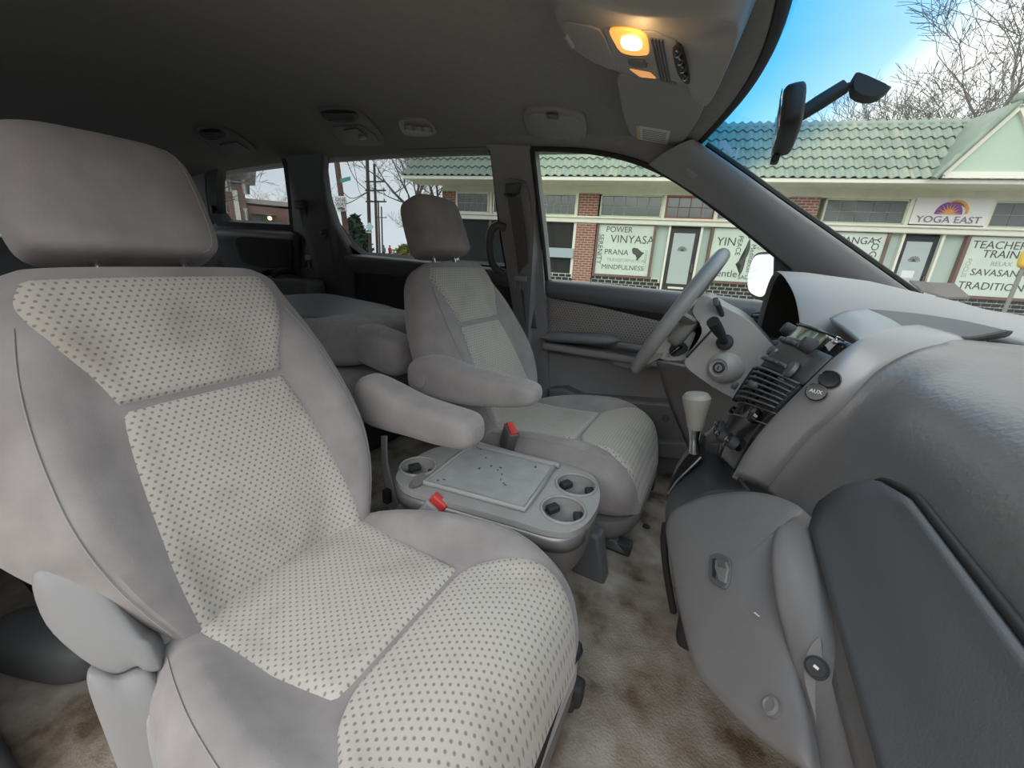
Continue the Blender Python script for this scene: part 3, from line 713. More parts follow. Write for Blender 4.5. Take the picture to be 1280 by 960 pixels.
for c, r, d in ((cw1, r1, .06), (cw2, r2, .06), (cw3, r3, .06)):
    w = lathe('cup_well', [(r+.003, 0), (r+.003, -.004), (r-.002, -d), (r-.004, -d-.004), (0, -d-.004), (0, -d-.007), (r, -d-.007), (r+.005, -.004)], (c[0], c[1], ZK), (0, 0, 1), PLASTL, K, 30)
    tube('rim', [(c[0]+(r+.002)*math.cos(q), c[1]+(r+.002)*math.sin(q), ZK+.001) for q in np.linspace(0, 2*math.pi, 24, endpoint=False)], .0035, PLASTL, w, 8, closed=True, n=1)
    for q in (.5, 2.6, 4.7):
        box('grip_finger', (c[0]+(r-.010)*math.cos(q), c[1]+(r-.010)*math.sin(q), ZK-.02), (.022, .03, .016), DARK, w, .004, Matrix.Rotation(q, 3, 'Z'))
# satin side rail facing the passenger
nr = sorted([p for p in outl if p[1] < cen[1]-.04], key=lambda p: p[0])
patch('side_rail', [[np.array([p[0], p[1]-.004, z]) for p in nr] for z in (ZK-.014, ZK-.032, ZK-.048)], SILVER, K, 1, .004)
rc = random.Random(5)
for i in range(14):
    q = ctr+(trL[rc.randrange(8)]-ctr)*rc.uniform(.1, .85); box('crumb', (q[0], q[1], ZK+.0068), (rc.uniform(.003, .008), rc.uniform(.002, .006), .0015), BELTW, K, 0, Matrix.Rotation(rc.uniform(0, 3), 3, 'Z'))
rl = [PY(x, y, .62) for x, y in [(492, 612), (540, 632), (600, 648), (660, 658), (705, 676), (722, 690)]]
0 and patch('side_rail', [[PZ(x, y, ZK-.005) for x, y in [(494, 600), (545, 620), (600, 637), (655, 650), (690, 661)]], [PZ(x, y, ZK-.03) for x, y in [(492, 612), (545, 632), (600, 649), (655, 662), (688, 673)]]], SILVER, K, 4, .01)
prism('leg', [(-.16, .80, .57), (-.22, .80, .57), (-.22, .80, .435), (-.13, .80, .435)], (0, .05, 0), PLASTD, K, .01)
prism('leg', [(-.60, .70, .57), (-.66, .70, .57), (-.66, .70, .435), (-.58, .70, .435)], (0, .06, 0), PLAST, K, .01)
DBIT = thing('floor_fragment', 'tiny black fragment lying on the carpet before the driver seat', 'fragment', tuple(PZ(808, 658, .44)))
rbox('fragment', PZ(808, 658, .444), (.022, .016, .012), BLACK, DBIT, 2.6)
# ================================================================ dashboard
DB = thing('dashboard', 'grey dashboard with silver arched center stack and gloveboxes', 'dashboard', (.3, .74, .43))
so = [(957, 612, .675), (985, 575, .665), (1012, 545, .66), (1040, 522, .655), (1068, 490, .66), (1095, 463, .672), (1135, 440, .70), (1175, 429, .745), (1206, 424, .79)]
si = [(915, 597, .70), (936, 560, .69), (960, 530, .685), (985, 504, .68), (1016, 474, .68), (1045, 447, .685), (1075, 427, .70), (1110, 413, .74), (1140, 410, .80)]
pr = [(.140, .86), (.165, .92), (.190, .985), (.208, 1.04), (.245, 1.085), (.30, 1.108), (.37, 1.118), (.45, 1.122), (.55, 1.12)]
rows = []
for (x, y, Y), (X, Z) in zip(so, pr):
    p = PY(x, y, Y); rows.append([p, p*.45+np.array([X, .58, Z])*.55+np.array([0, .02, .0]), np.array([X, .52, Z]), np.array([X+.004, .38, Z]), np.array([X+.008, .2, Z-.003]), np.array([X+.014, .0, Z-.008]), np.array([X+.02, -.06, Z-.012])])
rows.append([np.array([.66, .83, 1.11]), np.array([.66, .66, 1.11]), np.array([.66, .52, 1.11]), np.array([.66, .38, 1.11]), np.array([.66, .2, 1.11]), np.array([.65, 0, 1.12]), np.array([.62, -.06, 1.115])])
patch('dash_pad', rows, DASHL, DB, 5, .012)
# silver arch beside the stack
rows = []
for (a, b) in zip(si, so):
    p, q = PY(*a), PY(*b); mid = (p+q)/2+np.array([-.010, -.004, .008])
    rows.append([p, p*.6+mid*.4+np.array([-.004, 0, .004]), mid, q*.75+mid*.25+np.array([-.006, -.002, .004]), q+np.array([-.002, -.002, .002]), q+np.array([.012, .004, -.004])])
patch('silver_arch', rows, SILVER, DB, 4, .008)
# dash top behind, running across to the windshield
rows = []
for X, Z in ((.42, 1.100), (.55, 1.112), (.68, 1.108), (.80, 1.085), (.90, 1.05)):
    rows.append([(X-.38*((Y-YC)/.8)**2*(X-.3), Y, Z+.018*((Y-YC)/.8)**2) for Y in (-.06, .2, .5, .8, 1.1, 1.35, 1.52)])
patch('dash_top', rows, DTOP, DB, 4, .012)
# soft cap and speaker grille above the stack
rows = [[PY(1037, 398, .97), PY(1056, 389, 1.0), PY(1084, 386, 1.0)], [PY(1055, 411, .84), PY(1083, 401, .86), PY(1112, 398, .88)], [PY(1074, 427, .71), PY(1103, 417, .74), PY(1134, 412, .77)]]
patch('top_cap', rows, mat('cap_vinyl', (.22, .245, .265), .38, coat=.1), DB, 5, .012)
rows = [[PY(1084, 386, 1.02), PY(1140, 391, 1.0), PY(1195, 399, .95), PY(1238, 408, .88), PY(1256, 413, .835)], [PY(1110, 399, .89), PY(1155, 403, .89), PY(1205, 408, .87), PY(1240, 412, .85), PY(1257, 415, .832)], [PY(1134, 413, .78), PY(1165, 418, .79), PY(1207, 422, .80), PY(1240, 418, .82), PY(1256, 416, .83)]]
GR = mat('speaker_mesh', (.085, .095, .105), .6, bump=.8, bscale=900)
patch('speaker_grille', rows, GR, DB, 5, .008)
tube('grille_edge', [PY(x, y, Y) for x, y, Y in [(1134, 413, .78), (1170, 419, .785), (1207, 423.5, .79), (1238, 419, .81), (1256, 415, .83)]], .0035, DARK, DB, 6)
# ---- centre stack face
sl = [(899, 572, .90), (902, 542, .92), (922, 508, .94), (945, 472, .95), (968, 441, .955), (1000, 408, .96)]
sr = [(922, 594, .70), (946, 551, .69), (972, 519, .685), (1000, 492, .68), (1029, 464, .68), (1066, 430, .69)]
SL, SR = [PY(*a) for a in sl], [PY(*a) for a in sr]
def st(u, v, n=0.0):
    k = min(max(v, 0), 1)*5; i = min(int(k), 4); t = k-i
    def cr4(P):
        a, b, c, d = P[max(i-1, 0)], P[i], P[i+1], P[min(i+2, 5)]
        return .5*((2*b)+(-a+c)*t+(2*a-5*b+4*c-d)*t*t+(-a+3*b-3*c+d)*t**3)
    L, R = cr4(SL), cr4(SR); p = L+(R-L)*u
    p = p+SN*(.020*math.sin(math.pi*u)+n); return p
SN = np.array([-.90, 0, .42]); SN /= np.linalg.norm(SN)
def strip(name, u0, u1, v0, v1, n, m, parent, th=.006, nu=8, nv=6):
    return patch(name, [[st(u0+(u1-u0)*j/nu, v0+(v1-v0)*i/nv, n) for j in range(nu+1)] for i in range(nv+1)], m, parent, 1, th)
ST = strip('stack_face', 0, 1, 0, 1, 0, BLACKG, DB, .02, 10, 20)
strip('radio_plate', .02, .99, .66, .885, .006, mat('radio_charcoal', (.055, .06, .062), .45), ST)
strip('display_window', .20, .80, .885, .985, .006, mat('display_glass', (.25, .28, .22), .08, coat=.5), ST)
for v in (.655, .40, .31): strip('chrome_line', .02, .99, v, v+.006, .010 if v > .6 else .003, SILVER, ST, .003, 10, 1)
# vents: curved slats in two banks
for v in np.linspace(.425, .645, 7):
    strip('vent_slat', .02, .98, v, v+.012, .012, PLASTD, ST, .010, 10, 1)
for u in (.03, .36, .50, .64, .97): strip('vent_divider', u-.008, u+.008, .415, .65, .006, BLACK, ST, .01, 1, 6)
def knob(c, n, r, h, m, parent, name='knob', seg=20): return lathe(name, [(r, 0), (r*.95, h*.8), (r*.8, h), (0, h)], c, n, m, parent, seg)
for u, v in ((.12, .47), (.62, .50)): strip('vent_tab', u-.05, u+.05, v, v+.04, .02, PLASTD, ST, .01, 2, 2)
for i, (u, v) in enumerate(((.16, .23), (.36, .18), (.56, .15), (.80, .14))):
    k = knob(st(u, v, 0), SN, .0115, .014, DARK, ST, 'climate_knob'); box('knob_grip', st(u, v, .016), (.006, .020, .006), BLACKG, k, .003, basis(SN)); box('knob_mark', st(u, v, .0195), (.001, .002, .006), PLASTL, k, 0, basis(SN))
knob(st(.10, .36), SN, .009, .008, BLACKG, ST, 'climate_button')
lathe('mode_rocker', [(.013, 0), (.012, .006), (0, .007)], st(.80, .345), SN, BLACKG, ST, 24, sx=1.4)
for u in (.76, .84): box('rocker_mark', st(u, .345, .0075), (.001, .005, .002), PLASTL, ST, 0, basis(SN))
# radio buttons
for j in range(6): strip('radio_button', .22+.095*j, .30+.095*j, .715, .738, .014, PLASTD, ST, .008, 1, 1)
for j in range(6): strip('radio_button', .24+.09*j, .315+.09*j, .862, .882, .014, PLASTD, ST, .008, 1, 1)
lathe('tune_rocker', [(.014, 0), (.013, .006), (0, .007)], st(.83, .72, .006), SN, PLASTD, ST, 24, sx=1.3)
for du in (-.05, .05): box('rocker_mark', st(.83+du*.6, .72, .0135), (.001, .005, .002), PLASTL, ST, 0, basis(SN))
lathe('seek_rocker', [(.011, 0), (.010, .005), (0, .006)], st(.10, .80, .006), SN, PLASTD, ST, 24, sx=1.5)
knob(st(.42, .80, .006), SN, .004, .004, PLASTL, ST, 'eject_button', 12)
knob(st(.10, .935, .004), SN, .0125, .018, DARK, ST, 'volume_knob', 24)
knob(st(.80, .885, .004), SN, .0125, .018, DARK, ST, 'tuning_knob', 24)
strip('clock_lens', .25, .98, .985, 1.0, .012, BLACKG, ST, .006, 4, 1)
knob(st(.93, .97, .006), SN, .006, .005, CHROME, ST, 'clock_button', 16)
# two round plugs set in the silver arch
n2 = np.array([-.62, -.55, .55]); n2 /= np.linalg.norm(n2)
def arch_at(x, y, i):
    p, q = PY(*si[i]), PY(*so[i]); al = PY(*so[i+1])-PY(*so[i-1]); n = np.cross(q-p, al); n /= np.linalg.norm(n); n = n if n@(C-p) > 0 else -n
    return PP(x, y, (p+q)/2+np.array([-.010, -.004, .008])+n*.001, n), n
a, n2 = arch_at(1038, 475, 4); lathe('blank_plug', [(.0128, -.004), (.0128, .002), (.0113, .0035), (.0105, .002), (0, .002)], a+n2*.004, n2, BLACKG, DB, 28)
a, n2 = arch_at(1021, 491, 4); lathe('aux_socket', [(.0128, -.004), (.0128, .0025), (.0113, .004), (0, .004)], a+n2*.004, n2, BLACKG, DB, 28)
def text(name, s, size, m, M4, parent=None, ext=.0008, align='CENTER', world=True, yoff='CENTER', sx=1.0):
    cu = bpy.data.curves.new(name, 'FONT'); cu.body = s; cu.size = size; cu.extrude = ext; cu.align_x = align; cu.align_y = yoff; cu.resolution_u = 3
    o = bpy.data.objects.new(name, cu); COL.objects.link(o); cu.materials.append(m)
    if sx != 1: M4 = M4 @ Matrix.Diagonal((sx, 1, 1, 1))
    if parent is not None:
        o.parent = parent
        if world: o.matrix_parent_inverse = pinv(parent)
    o.matrix_basis = M4
    return o
def frame4(p, right, upv):
    x = Vector(right).normalized(); y = Vector(upv); y = (y-x*y.dot(x)).normalized(); z = x.cross(y)
    return Matrix(((x.x, y.x, z.x, p[0]), (x.y, y.y, z.y, p[1]), (x.z, y.z, z.z, p[2]), (0, 0, 0, 1)))
WHITE = mat('white_print', (.75, .75, .74), .5)
rgt = np.cross(np.array([0, 0, 1.]), n2)
text('lettering', 'AUX', .0072, WHITE, frame4(a+n2*.0085, rgt, (0.3, .1, 1)), DB)
# ---- lid of the upper glovebox, proud of the pad
lp = [(.155, .895), (.168, .925), (.178, .955), (.19, .985), (.194, 1.0)]
rows = []
for X, Z in lp:
    rows.append([np.array([X-.012+.012*e*e, Y, Z]) for Y, e in ((.575, 0), (.52, 0), (.35, .3), (.15, .6), (0, 1), (-.05, 1.1))])
def lid_end(t): return .60-.10*t*t*t
Ls = []
for i in range(17):
    t = i/16; X = float(np.interp(t, np.linspace(0, 1, 5), [p[0] for p in lp])); Z = float(np.interp(t, np.linspace(0, 1, 5), [p[1] for p in lp]))
    ye = .585-.115*t**2.6-.035*(1-min(1, t*5))**2
    Ls.append([np.array([X-.013+.004*(1-j/14), ye+(-.06-ye)*j/14, Z]) for j in range(15)])
patch('glovebox_lid', Ls, LID, DB, 1, .02)
edge = [Ls[i][0] for i in range(17)]+[Ls[16][j] for j in range(1, 15)]
tube('lid_gap', [p+np.array([.011, .002, .001]) for p in edge], .004, BLACK, DB, 8, n=2)
# ---- padded lip under the lid
lf = [(985, 640, .34), (966, 680, .325), (968, 740, .335), (985, 810, .36), (1003, 880, .385), (1018, 945, .40), (1030, 1010, .41)]
rgtp = [(1012, 640, .315), (1026, 680, .315), (1048, 735, .32), (1072, 800, .325), (1095, 870, .33), (1117, 950, .335), (1135, 1020, .34)]
rows = []
for (x, y, d), (x2, y2, d2) in zip(lf, rgtp):
    p, q = PZ(x, y, 1.2-d), PZ(x2, y2, 1.2-d2)
    rows.append([p+np.array([.03, .02, -.03]), p, p*.66+q*.34+np.array([-.012, 0, .012]), p*.3+q*.7+np.array([-.010, 0, .010]), q, q+np.array([.03, 0, -.012])])
patch('padded_lip', rows, PLAST, DB, 5, .01)
# ---- lower glovebox door
g0 = PZ(832, 650, .75); g1 = PZ(870, 840, .75); g2 = PY(930, 613, .65)
gn = np.cross(g1-g0, g2-g0); gn /= np.linalg.norm(gn); gn = gn if gn@(C-g0) > 0 else -gn
def GP(x, y, off=0): return PP(x, y, g0+gn*off, gn)
gl = [(831, 662), (838, 640), (858, 626), (890, 617), (930, 613), (968, 618), (1003, 636), (985, 655), (975, 690), (980, 760), (994, 830), (1008, 900), (1012, 958), (985, 945), (930, 905), (895, 870), (868, 836), (852, 780), (840, 720)]
glp = crom([GP(x, y) for x, y in gl], 3, True); gc = sum(glp)/len(glp)
# gently crowned door skin
rings = []
for k, d in ((1.0, -.02), (1.0, -.004), (.985, 0), (.9, .004), (.7, .007), (.4, .009), (.1, .010)):
    rings.append([gc+(p-gc)*k+gn*d for p in glp])
rings = [[p+np.array([.10, 0, -.03]) for p in rings[0]]]+rings
gb = loft('glovebox_door', rings, PLAST, DB, ang=60)
lt = crom([GP(x, y, .009) for x, y in [(888, 712), (889, 698), (897, 693), (910, 697), (916, 706), (914, 728), (908, 738), (897, 733), (889, 726)]], 2, True)
prism('latch_bezel', lt, gn*.004, PLASTD, gb, .002)
lt2 = [GP(x, y, .012) for x, y in [(895, 712), (896, 701), (910, 704), (913, 712), (909, 731), (900, 727)]]
prism('latch_handle', lt2, gn*.004, PLAST, gb, .002)
prism('latch_recess', [GP(x, y, .012) for x, y in [(892, 722), (892, 700), (896, 699), (895, 724)]], gn*.0025, BLACK, gb)
for i in range(5): tube('latch_rib', [GP(897+2.2*i, 701+.4*i, .0165), GP(898+2.2*i, 708+.6*i, .0165)], .0008, PLASTD, gb, 5, n=1)
lathe('bumper_button', [(.0085, -.004), (.0085, .003), (.006, .0045), (.005, .003), (0, .003)], GP(965, 884, .008), gn, PLAST, gb, 20)
box('paint_chip', GP(946, 768, .0102), (.008, .002, .0006), WHITE, gb, 0, basis(GP(950, 771)-GP(944, 766)))
# socket in the lip
lp0, lp1, lp2 = PZ(985, 810, 1.2-.36), PZ(1072, 800, 1.2-.325), PZ(1018, 945, 1.2-.40)
sn = np.cross(lp1-lp0, lp2-lp0); sn /= np.linalg.norm(sn); sn = sn if sn@(C-lp0) > 0 else -sn
def LP_(x, y, off): return PP(x, y, lp0*.66+lp1*.34+np.array([-.012, 0, .012])+sn*off, sn)
sk = LP_(1022, 836, .007)
pk = [LP_(x, y, .004) for x, y in [(1008, 858), (1006, 835), (1012, 812), (1024, 798), (1028, 808), (1031, 840), (1040, 890), (1042, 905), (1034, 928), (1026, 935), (1020, 900)]]
prism('socket_recess', crom(pk, 3, True), sn*.003, PLAST, DB, .0015)
so_ = lathe('power_socket', [(.0095, 0), (.0095, .005), (.008, .006), (.0075, .005), (0, .005)], sk, sn, DARK, DB, 24)
box('socket_mark', sk+sn*.0056, (.001, .004, .0025), WHITE, so_, 0, basis(sn))
# ---- centre tower with shifter
box('tower', (.15, .815, .60), (.22, .20, .33), DARK, DB, .02)
rows = [[PY(838, 612, .90), PY(850, 588, .93), PY(878, 562, .95), PY(907, 570, .94)], [PY(832, 634, .81), PY(850, 612, .82), PY(882, 590, .83), PY(922, 594, .80)], [PY(832, 652, .715), PY(850, 632, .70), PY(885, 618, .69), PY(938, 613, .688)]]
patch('tower_panel', rows, mat('tower_slate', (.045, .05, .058), .4), DB, 5, .02)
tube('tower_edge', [PY(x, y, .955) for x, y in [(872, 551), (885, 542), (904, 528)]], .004, PLASTL, DB, 6)
tube('tower_trim', [PY(x, y, .72) for x, y in [(832, 655), (830, 680), (834, 720), (842, 765)]], .007, BLACK, DB, 8)
SH = thing('gear_shifter', 'beige gear shifter knob on a chrome stem beside the dash', 'gear shifter', PY(868, 580, .87))
gate = [PY(x, y, .87) for x, y in [(834, 622), (838, 602), (848, 584), (862, 566), (878, 553), (881, 562), (878, 572), (862, 588), (848, 604), (840, 624)]]
prism('shift_gate', crom(gate, 2, True), (.0, .05, .0), BLACKG, SH, .004)
tube('gate_trim', [PY(x, y, .865) for x, y in [(836, 618), (848, 600), (862, 586), (877, 571)]], .0035, CHROME, SH, 8)
tube('stem', [PY(868, 566, .87), PY(868, 548, .87), PY(869, 534, .87)], [.011, .010, .013], CHROME, SH, 14)
kb = PY(869, 536, .87); kt = PY(871, 492, .87); ax = kt-kb; hL = np.linalg.norm(ax)
lathe('shift_knob', [(.014, 0), (.0165, hL*.15), (.020, hL*.45), (.026, hL*.78), (.0265, hL*.9), (.021, hL*1.0), (.010, hL*1.035), (0, hL*1.04)], kb, ax, mat('knob_beige', (.32, .31, .27), .4), SH, 24, sx=1.05)
# ---- instrument hood
def hood_ring(X, k, zt):
    return [(X+dx, 1.2+(y-1.2)*k, 1.04+(z-1.04)*zt) for y, z, dx in crom([(.975, 1.03, .055), (.985, 1.075, .05), (1.03, 1.145, .03), (1.11, 1.185, .01), (1.2, 1.198, .0), (1.30, 1.193, .0), (1.39, 1.165, .0), (1.44, 1.10, .0), (1.455, 1.0, -.0)], 4)]
rings = [hood_ring(.112, .972, .97), hood_ring(.102, .978, .978), hood_ring(.099, .988, .99), hood_ring(.104, 1.0, 1.0), hood_ring(.16, 1.01, 1.0), hood_ring(.28, 1.03, .93), hood_ring(.42, 1.05, .75), hood_ring(.60, 1.06, .45)]
hd = loft('instrument_hood', rings, DTOP, DB, closed=False, ang=70)
rings = [hood_ring(.112, .971, .969), hood_ring(.20, .955, .95), hood_ring(.30, .93, .88)]
loft('hood_lining', rings, BLACK, DB, closed=False)
box('instrument_panel', (.27, 1.2, .99), (.03, .42, .18), BLACKG, DB, .01, basis((1, 0, -.25)))
patch('lower_bezel', [[PY(948, 440, 1.40), PY(958, 428, 1.3), PY(975, 424, 1.15), PY(1000, 420, .985)], [PY(940, 470, 1.40), PY(948, 468, 1.3), PY(960, 455, 1.15), PY(985, 430, .985)]], PLASTD, DB, 4, .02)
# driver-side end of the dash with its vent
rows = [[PY(960, 376, 1.50), PY(968, 352, 1.46)], [PY(935, 400, 1.50), PY(960, 390, 1.45)], [PY(925, 425, 1.5), PY(950, 428, 1.44)], [PY(905, 470, 1.5), PY(945, 480, 1.42)]]
patch('end_panel', rows, PLAST, DB, 4, .02)
v0 = PY(944, 402, 1.46)
vt = thing_part('side_vent', DB)
prism('vent_frame', [PY(x, y, 1.462) for x, y in [(931, 410), (941, 391), (956, 389), (950, 402), (938, 416)]], (0, .01, 0), BLACK, vt, .002)
for i in range(4):
    tube('vent_slat', [PY(935+2*i, 408-4.5*i, 1.455), PY(944+2*i, 410-5.2*i, 1.455)], .005, PLAST, vt, 6, n=1)
# lower knee panel under the column
rows = [[PY(820, 452, 1.46), PY(870, 462, 1.35), PY(920, 475, 1.2), PY(960, 470, 1.0)], [PY(835, 500, 1.46), PY(880, 510, 1.35), PY(915, 520, 1.2), PY(935, 510, 1.0)], [PY(860, 560, 1.46), PY(880, 555, 1.35), PY(900, 548, 1.2), PY(912, 530, 1.0)]]
patch('knee_panel', rows, DOORP, DB, 4, .02)
# ================================================================ steering
WC = np.array([-.108, 1.16, 1.072]); wu = np.array([.163, 0, .323]); wu /= np.linalg.norm(wu); wn_ = np.array([wu[2], 0, -wu[0]])
SW = thing('steering_wheel', 'grey steering wheel seen edge-on in front of the driver door', 'steering wheel', tuple(WC))
tube('rim', [WC+np.array([0, 1, 0])*.176*math.cos(q)+wu*.176*math.sin(q) for q in np.linspace(0, 2*math.pi, 36, endpoint=False)], .0175, STEER, SW, 14, closed=True, n=2)
rbox('hub', WC+wn_*.035, (.05, .17, .14), STEER, SW, 3.5, basis(-wn_))
for a_ in (0.15, math.pi-.15, -math.pi/2-.4, -math.pi/2+.4):
    d_ = np.array([0, math.cos(a_), 0])+wu*math.sin(a_)
    tube('spoke', [WC+wn_*.032+d_*.06, WC+wn_*.02+d_*.12, WC+d_*.17], [.022, .018, .013], STEER, SW, 10, squash=(.6, 1.2))
SCo = thing('steering_column', 'beige-grey steering column shroud with ignition lock and stalks', 'steering column', (.0, 1.15, .98))
ol = [(866, 392), (872, 374), (884, 370), (906, 384), (935, 400), (960, 425), (974, 445), (968, 470), (938, 502), (905, 492), (862, 463), (857, 448), (872, 428), (878, 410)]
prism('shroud', crom([PY(x, y, 1.07) for x, y in ol], 3, True), (0, .17, 0), mat('column_plastic', (.38, .365, .35), .45, bump=.1), SCo, .022, 5)
ol = [(820, 420), (828, 409), (845, 408), (878, 420), (884, 432), (862, 449), (824, 448)]
prism('rear_shroud', crom([PY(x, y, 1.10) for x, y in ol], 3, True), (0, .12, 0), MATS['column_plastic'], SCo, .012, 4)
prism('shroud_gap', [PY(x, y, 1.066) for x, y in [(857, 446), (890, 411), (892, 412), (859, 448)]], (0, .02, 0), BLACK, SCo)
prism('tilt_opening', crom([PY(x, y, 1.096) for x, y in [(836, 438), (842, 428), (852, 427), (860, 434), (856, 442), (842, 446)]], 2, True), (0, .01, 0), BLACK, SCo)
tube('tilt_lever', [PY(838, 443, 1.085), PY(846, 436, 1.09), PY(852, 433, 1.1)], .006, BLACKG, SCo, 8)
prism('upper_pad', crom([PY(x, y, 1.10) for x, y in [(858, 396), (866, 384), (880, 374), (886, 379), (872, 392), (862, 402)]], 2, True), (0, .12, 0), MATS['column_plastic'], SCo, .008)
ig = PY(905, 459, 1.07); ia = np.array([-.45, -.85, .05])
bo = lathe('ignition_boss', [(.040, -.02), (.038, .010), (.030, .022), (.022, .026), (.019, .022), (0, .022)], ig, ia, MATS['column_plastic'], SCo, 32)
ian = ia/np.linalg.norm(ia)
lathe('lock_ring', [(.0135, .018), (.0135, .026), (.010, .028), (.0095, .022), (0, .022)], ig, ia, DARK, bo, 24)
lathe('lock_face', [(.009, .022), (.009, .0265), (0, .0265)], ig, ia, CHROME, bo, 20)
box('key_slot', ig+ian*.0268, (.001, .002, .009), BLACK, bo, 0, basis(ia))
lathe('stalk_collar', [(.020, 0), (.018, .006), (.012, .010), (0, .008)], PY(906, 428, 1.068), (-.4, -.9, .2), DARK, SCo, 20)
wst = tube('wiper_stalk', [PY(906, 428, 1.07), PY(902, 420, 1.03), PY(896, 410, 1.0), PY(891, 402, .98)], [.007, .009, .012, .0135, .0135], BLACK, SCo, 14)
ust = tube('shift_lock_stalk', [PY(905, 400, 1.09), PY(902, 392, 1.07), PY(896, 378, 1.05)], [.005, .006, .007], DARK, SCo, 10)
box('stalk_tip', PY(895, 377, 1.05), (.020, .012, .012), PLASTD, ust, .003, basis((-.3, 0, .9)))
# ================================================================ overhead
OC = thing('overhead_console', 'grey overhead console with lit amber map lamp and sunroof buttons', 'overhead console', tuple(CE(790, 55)))
A0 = PZ(790, 55, 1.525); on = np.array([.28, 0, 1.]); on /= np.linalg.norm(on)
def OP(x, y, off=0): return PP(x, y, A0-on*off, on)          # off = further below the face
body = [(693, 14), (706, 46), (722, 66), (775, 91), (820, 99), (858, 106), (866, 126), (884, 133), (905, 95), (922, 48), (914, 26), (870, 24), (790, 20), (724, 6)]
bl = crom([OP(x, y) for x, y in body], 3, True); bc_ = sum(bl)/len(bl)
loft('console_body', [[bc_+(p-bc_)*k+np.array([0, 0, d]) for p in bl] for k, d in ((1.16, .07), (1.08, .035), (1.02, .01), (1.0, .002), (.985, 0), (.5, 0), (.05, 0))], mat('overhead_plastic', (.27, .26, .245), .5, bump=.1), OC)
OCM = MATS['overhead_plastic']
def oplate(name, px, off, th, m, parent=OC, bev=.002, sm=0):
    L = [OP(x, y, off) for x, y in px]
    if sm: L = crom(L, sm, True)
    return prism(name, L, on*th, m, parent, bev)
oplate('sunglass_lid', [(703, 30), (726, 32), (750, 39), (762, 62), (772, 88), (745, 80), (722, 66), (709, 50)], .003, .004, OCM, sm=2)
oplate('lid_catch', [(704, 47), (708, 46), (718, 60), (715, 63)], .007, .008, PLASTL)
oplate('switch_plate', [(754, 37), (818, 40), (845, 52), (862, 106), (772, 88)], .002, .003, OCM)
AMB = mat('amber_lens', (.9, .45, .12), .25, emit=(1.0, .36, .05), estr=.85)
HOT = mat('lamp_filament_glow', (1, .8, .5), .3, emit=(1.0, .78, .42), estr=5)
AMB2 = mat('amber_lens_dim', (.85, .45, .15), .3, emit=(1.0, .40, .10), estr=.45)
ln = oplate('lamp_lens', [(761, 41), (766, 37), (785, 37), (803, 42), (809, 50), (811, 66), (806, 70), (790, 70), (775, 65), (768, 55)], .004, .004, AMB, sm=2)
oplate('bulb', [(776, 49), (790, 47), (800, 52), (801, 62), (790, 64), (778, 60)], .006, .003, HOT, ln, sm=2)
oplate('lamp_lens', [(786, 87), (812, 92), (820, 99), (800, 97)], .004, .004, AMB2)
sw = oplate('lamp_switch', [(775, 72), (808, 73), (815, 88), (786, 86)], .003, .003, OCM)
oplate('switch_slider', [(784, 77), (804, 78), (808, 86), (790, 84)], .006, .004, PLASTD, sw, .002, 2)
for i in range(4):
    a, b = OP(814+4.2*i, 48+.6*i, .003), OP(826+3.6*i, 100+1.0*i, .003)
    tube('groove', [a, (a+b)/2, b], .0016, PLASTD, OC, 6, n=1)
bp_ = oplate('button_pod', [(840, 66), (843, 57), (850, 58), (856, 72), (861, 95), (861, 106), (855, 104), (846, 92)], .003, .004, DARK, sm=2)
for i in range(4):
    c = OP(847.5+3.0*i, 66+10*i, .010); rbox('roof_button', c, (.017, .008, .010), BLACKG, bp_, 3, basis((.2, -.9, 0)))
lm = bpy.data.lights.new('map_lamp_bulb', 'POINT'); lm.energy = .10; lm.color = (1, .6, .25); lm.shadow_soft_size = .012
lo_ = bpy.data.objects.new('map_lamp_bulb', lm); COL.objects.link(lo_); lo_.location = vec(OP(790, 56, .025))
# visors
VZ = mat('visor_cloth', (.29, .28, .26), .9, bump=.15)
V1 = thing('sun_visor', 'driver sun visor folded up with a warning sticker', 'sun visor', tuple(CE(825, 150)))
vp = [(771, 97), (790, 97), (830, 104), (862, 112), (868, 128), (880, 133), (868, 158), (852, 180), (846, 184), (815, 178), (790, 170), (780, 150), (774, 120)]
vn = np.array([.12, .0, 1.]); vn /= np.linalg.norm(vn); V0 = CE(825, 150, .045)
def VP(x, y, off=0): return PP(x, y, V0-vn*off, vn)
prism('visor_board', crom([VP(x, y) for x, y in vp], 3, True), vn*.02, VZ, V1, .008, 4)
prism('warning_sticker', [VP(x, y, .001) for x, y in [(795, 157), (838, 164), (834, 181), (797, 174)]], vn*.0015, mat('sticker_white', (.55, .55, .52), .5), V1)
prism('yellow_strip', [VP(x, y, .0015) for x, y in [(795, 157), (799, 157.6), (801, 174.6), (797, 174)]], vn*.001, mat('sticker_yellow', (.55, .42, .12), .5), V1)
for i in range(6): tube('print_line', [VP(803, 162+2.2*i, .0016), VP(833-.4*i, 167+2.2*i, .0016)], .0006, PLASTD, V1, 4, n=1)
V2 = thing('sun_visor', 'passenger sun visor at the top edge of the view', 'sun visor', tuple(CE(800, 0)))
vp = [(706, -30), (715, -2), (735, 12), (770, 19), (830, 21), (872, 24), (886, 18), (893, 8), (890, -30)]
prism('visor_board', crom([CE(x, y, .04) for x, y in vp], 3, True), np.array([0, 0, .018]), VZ, V2, .008, 4)
rbox('visor_clip', CE(876, 3, .05), (.03, .02, .014), PLASTL, V2, 3)
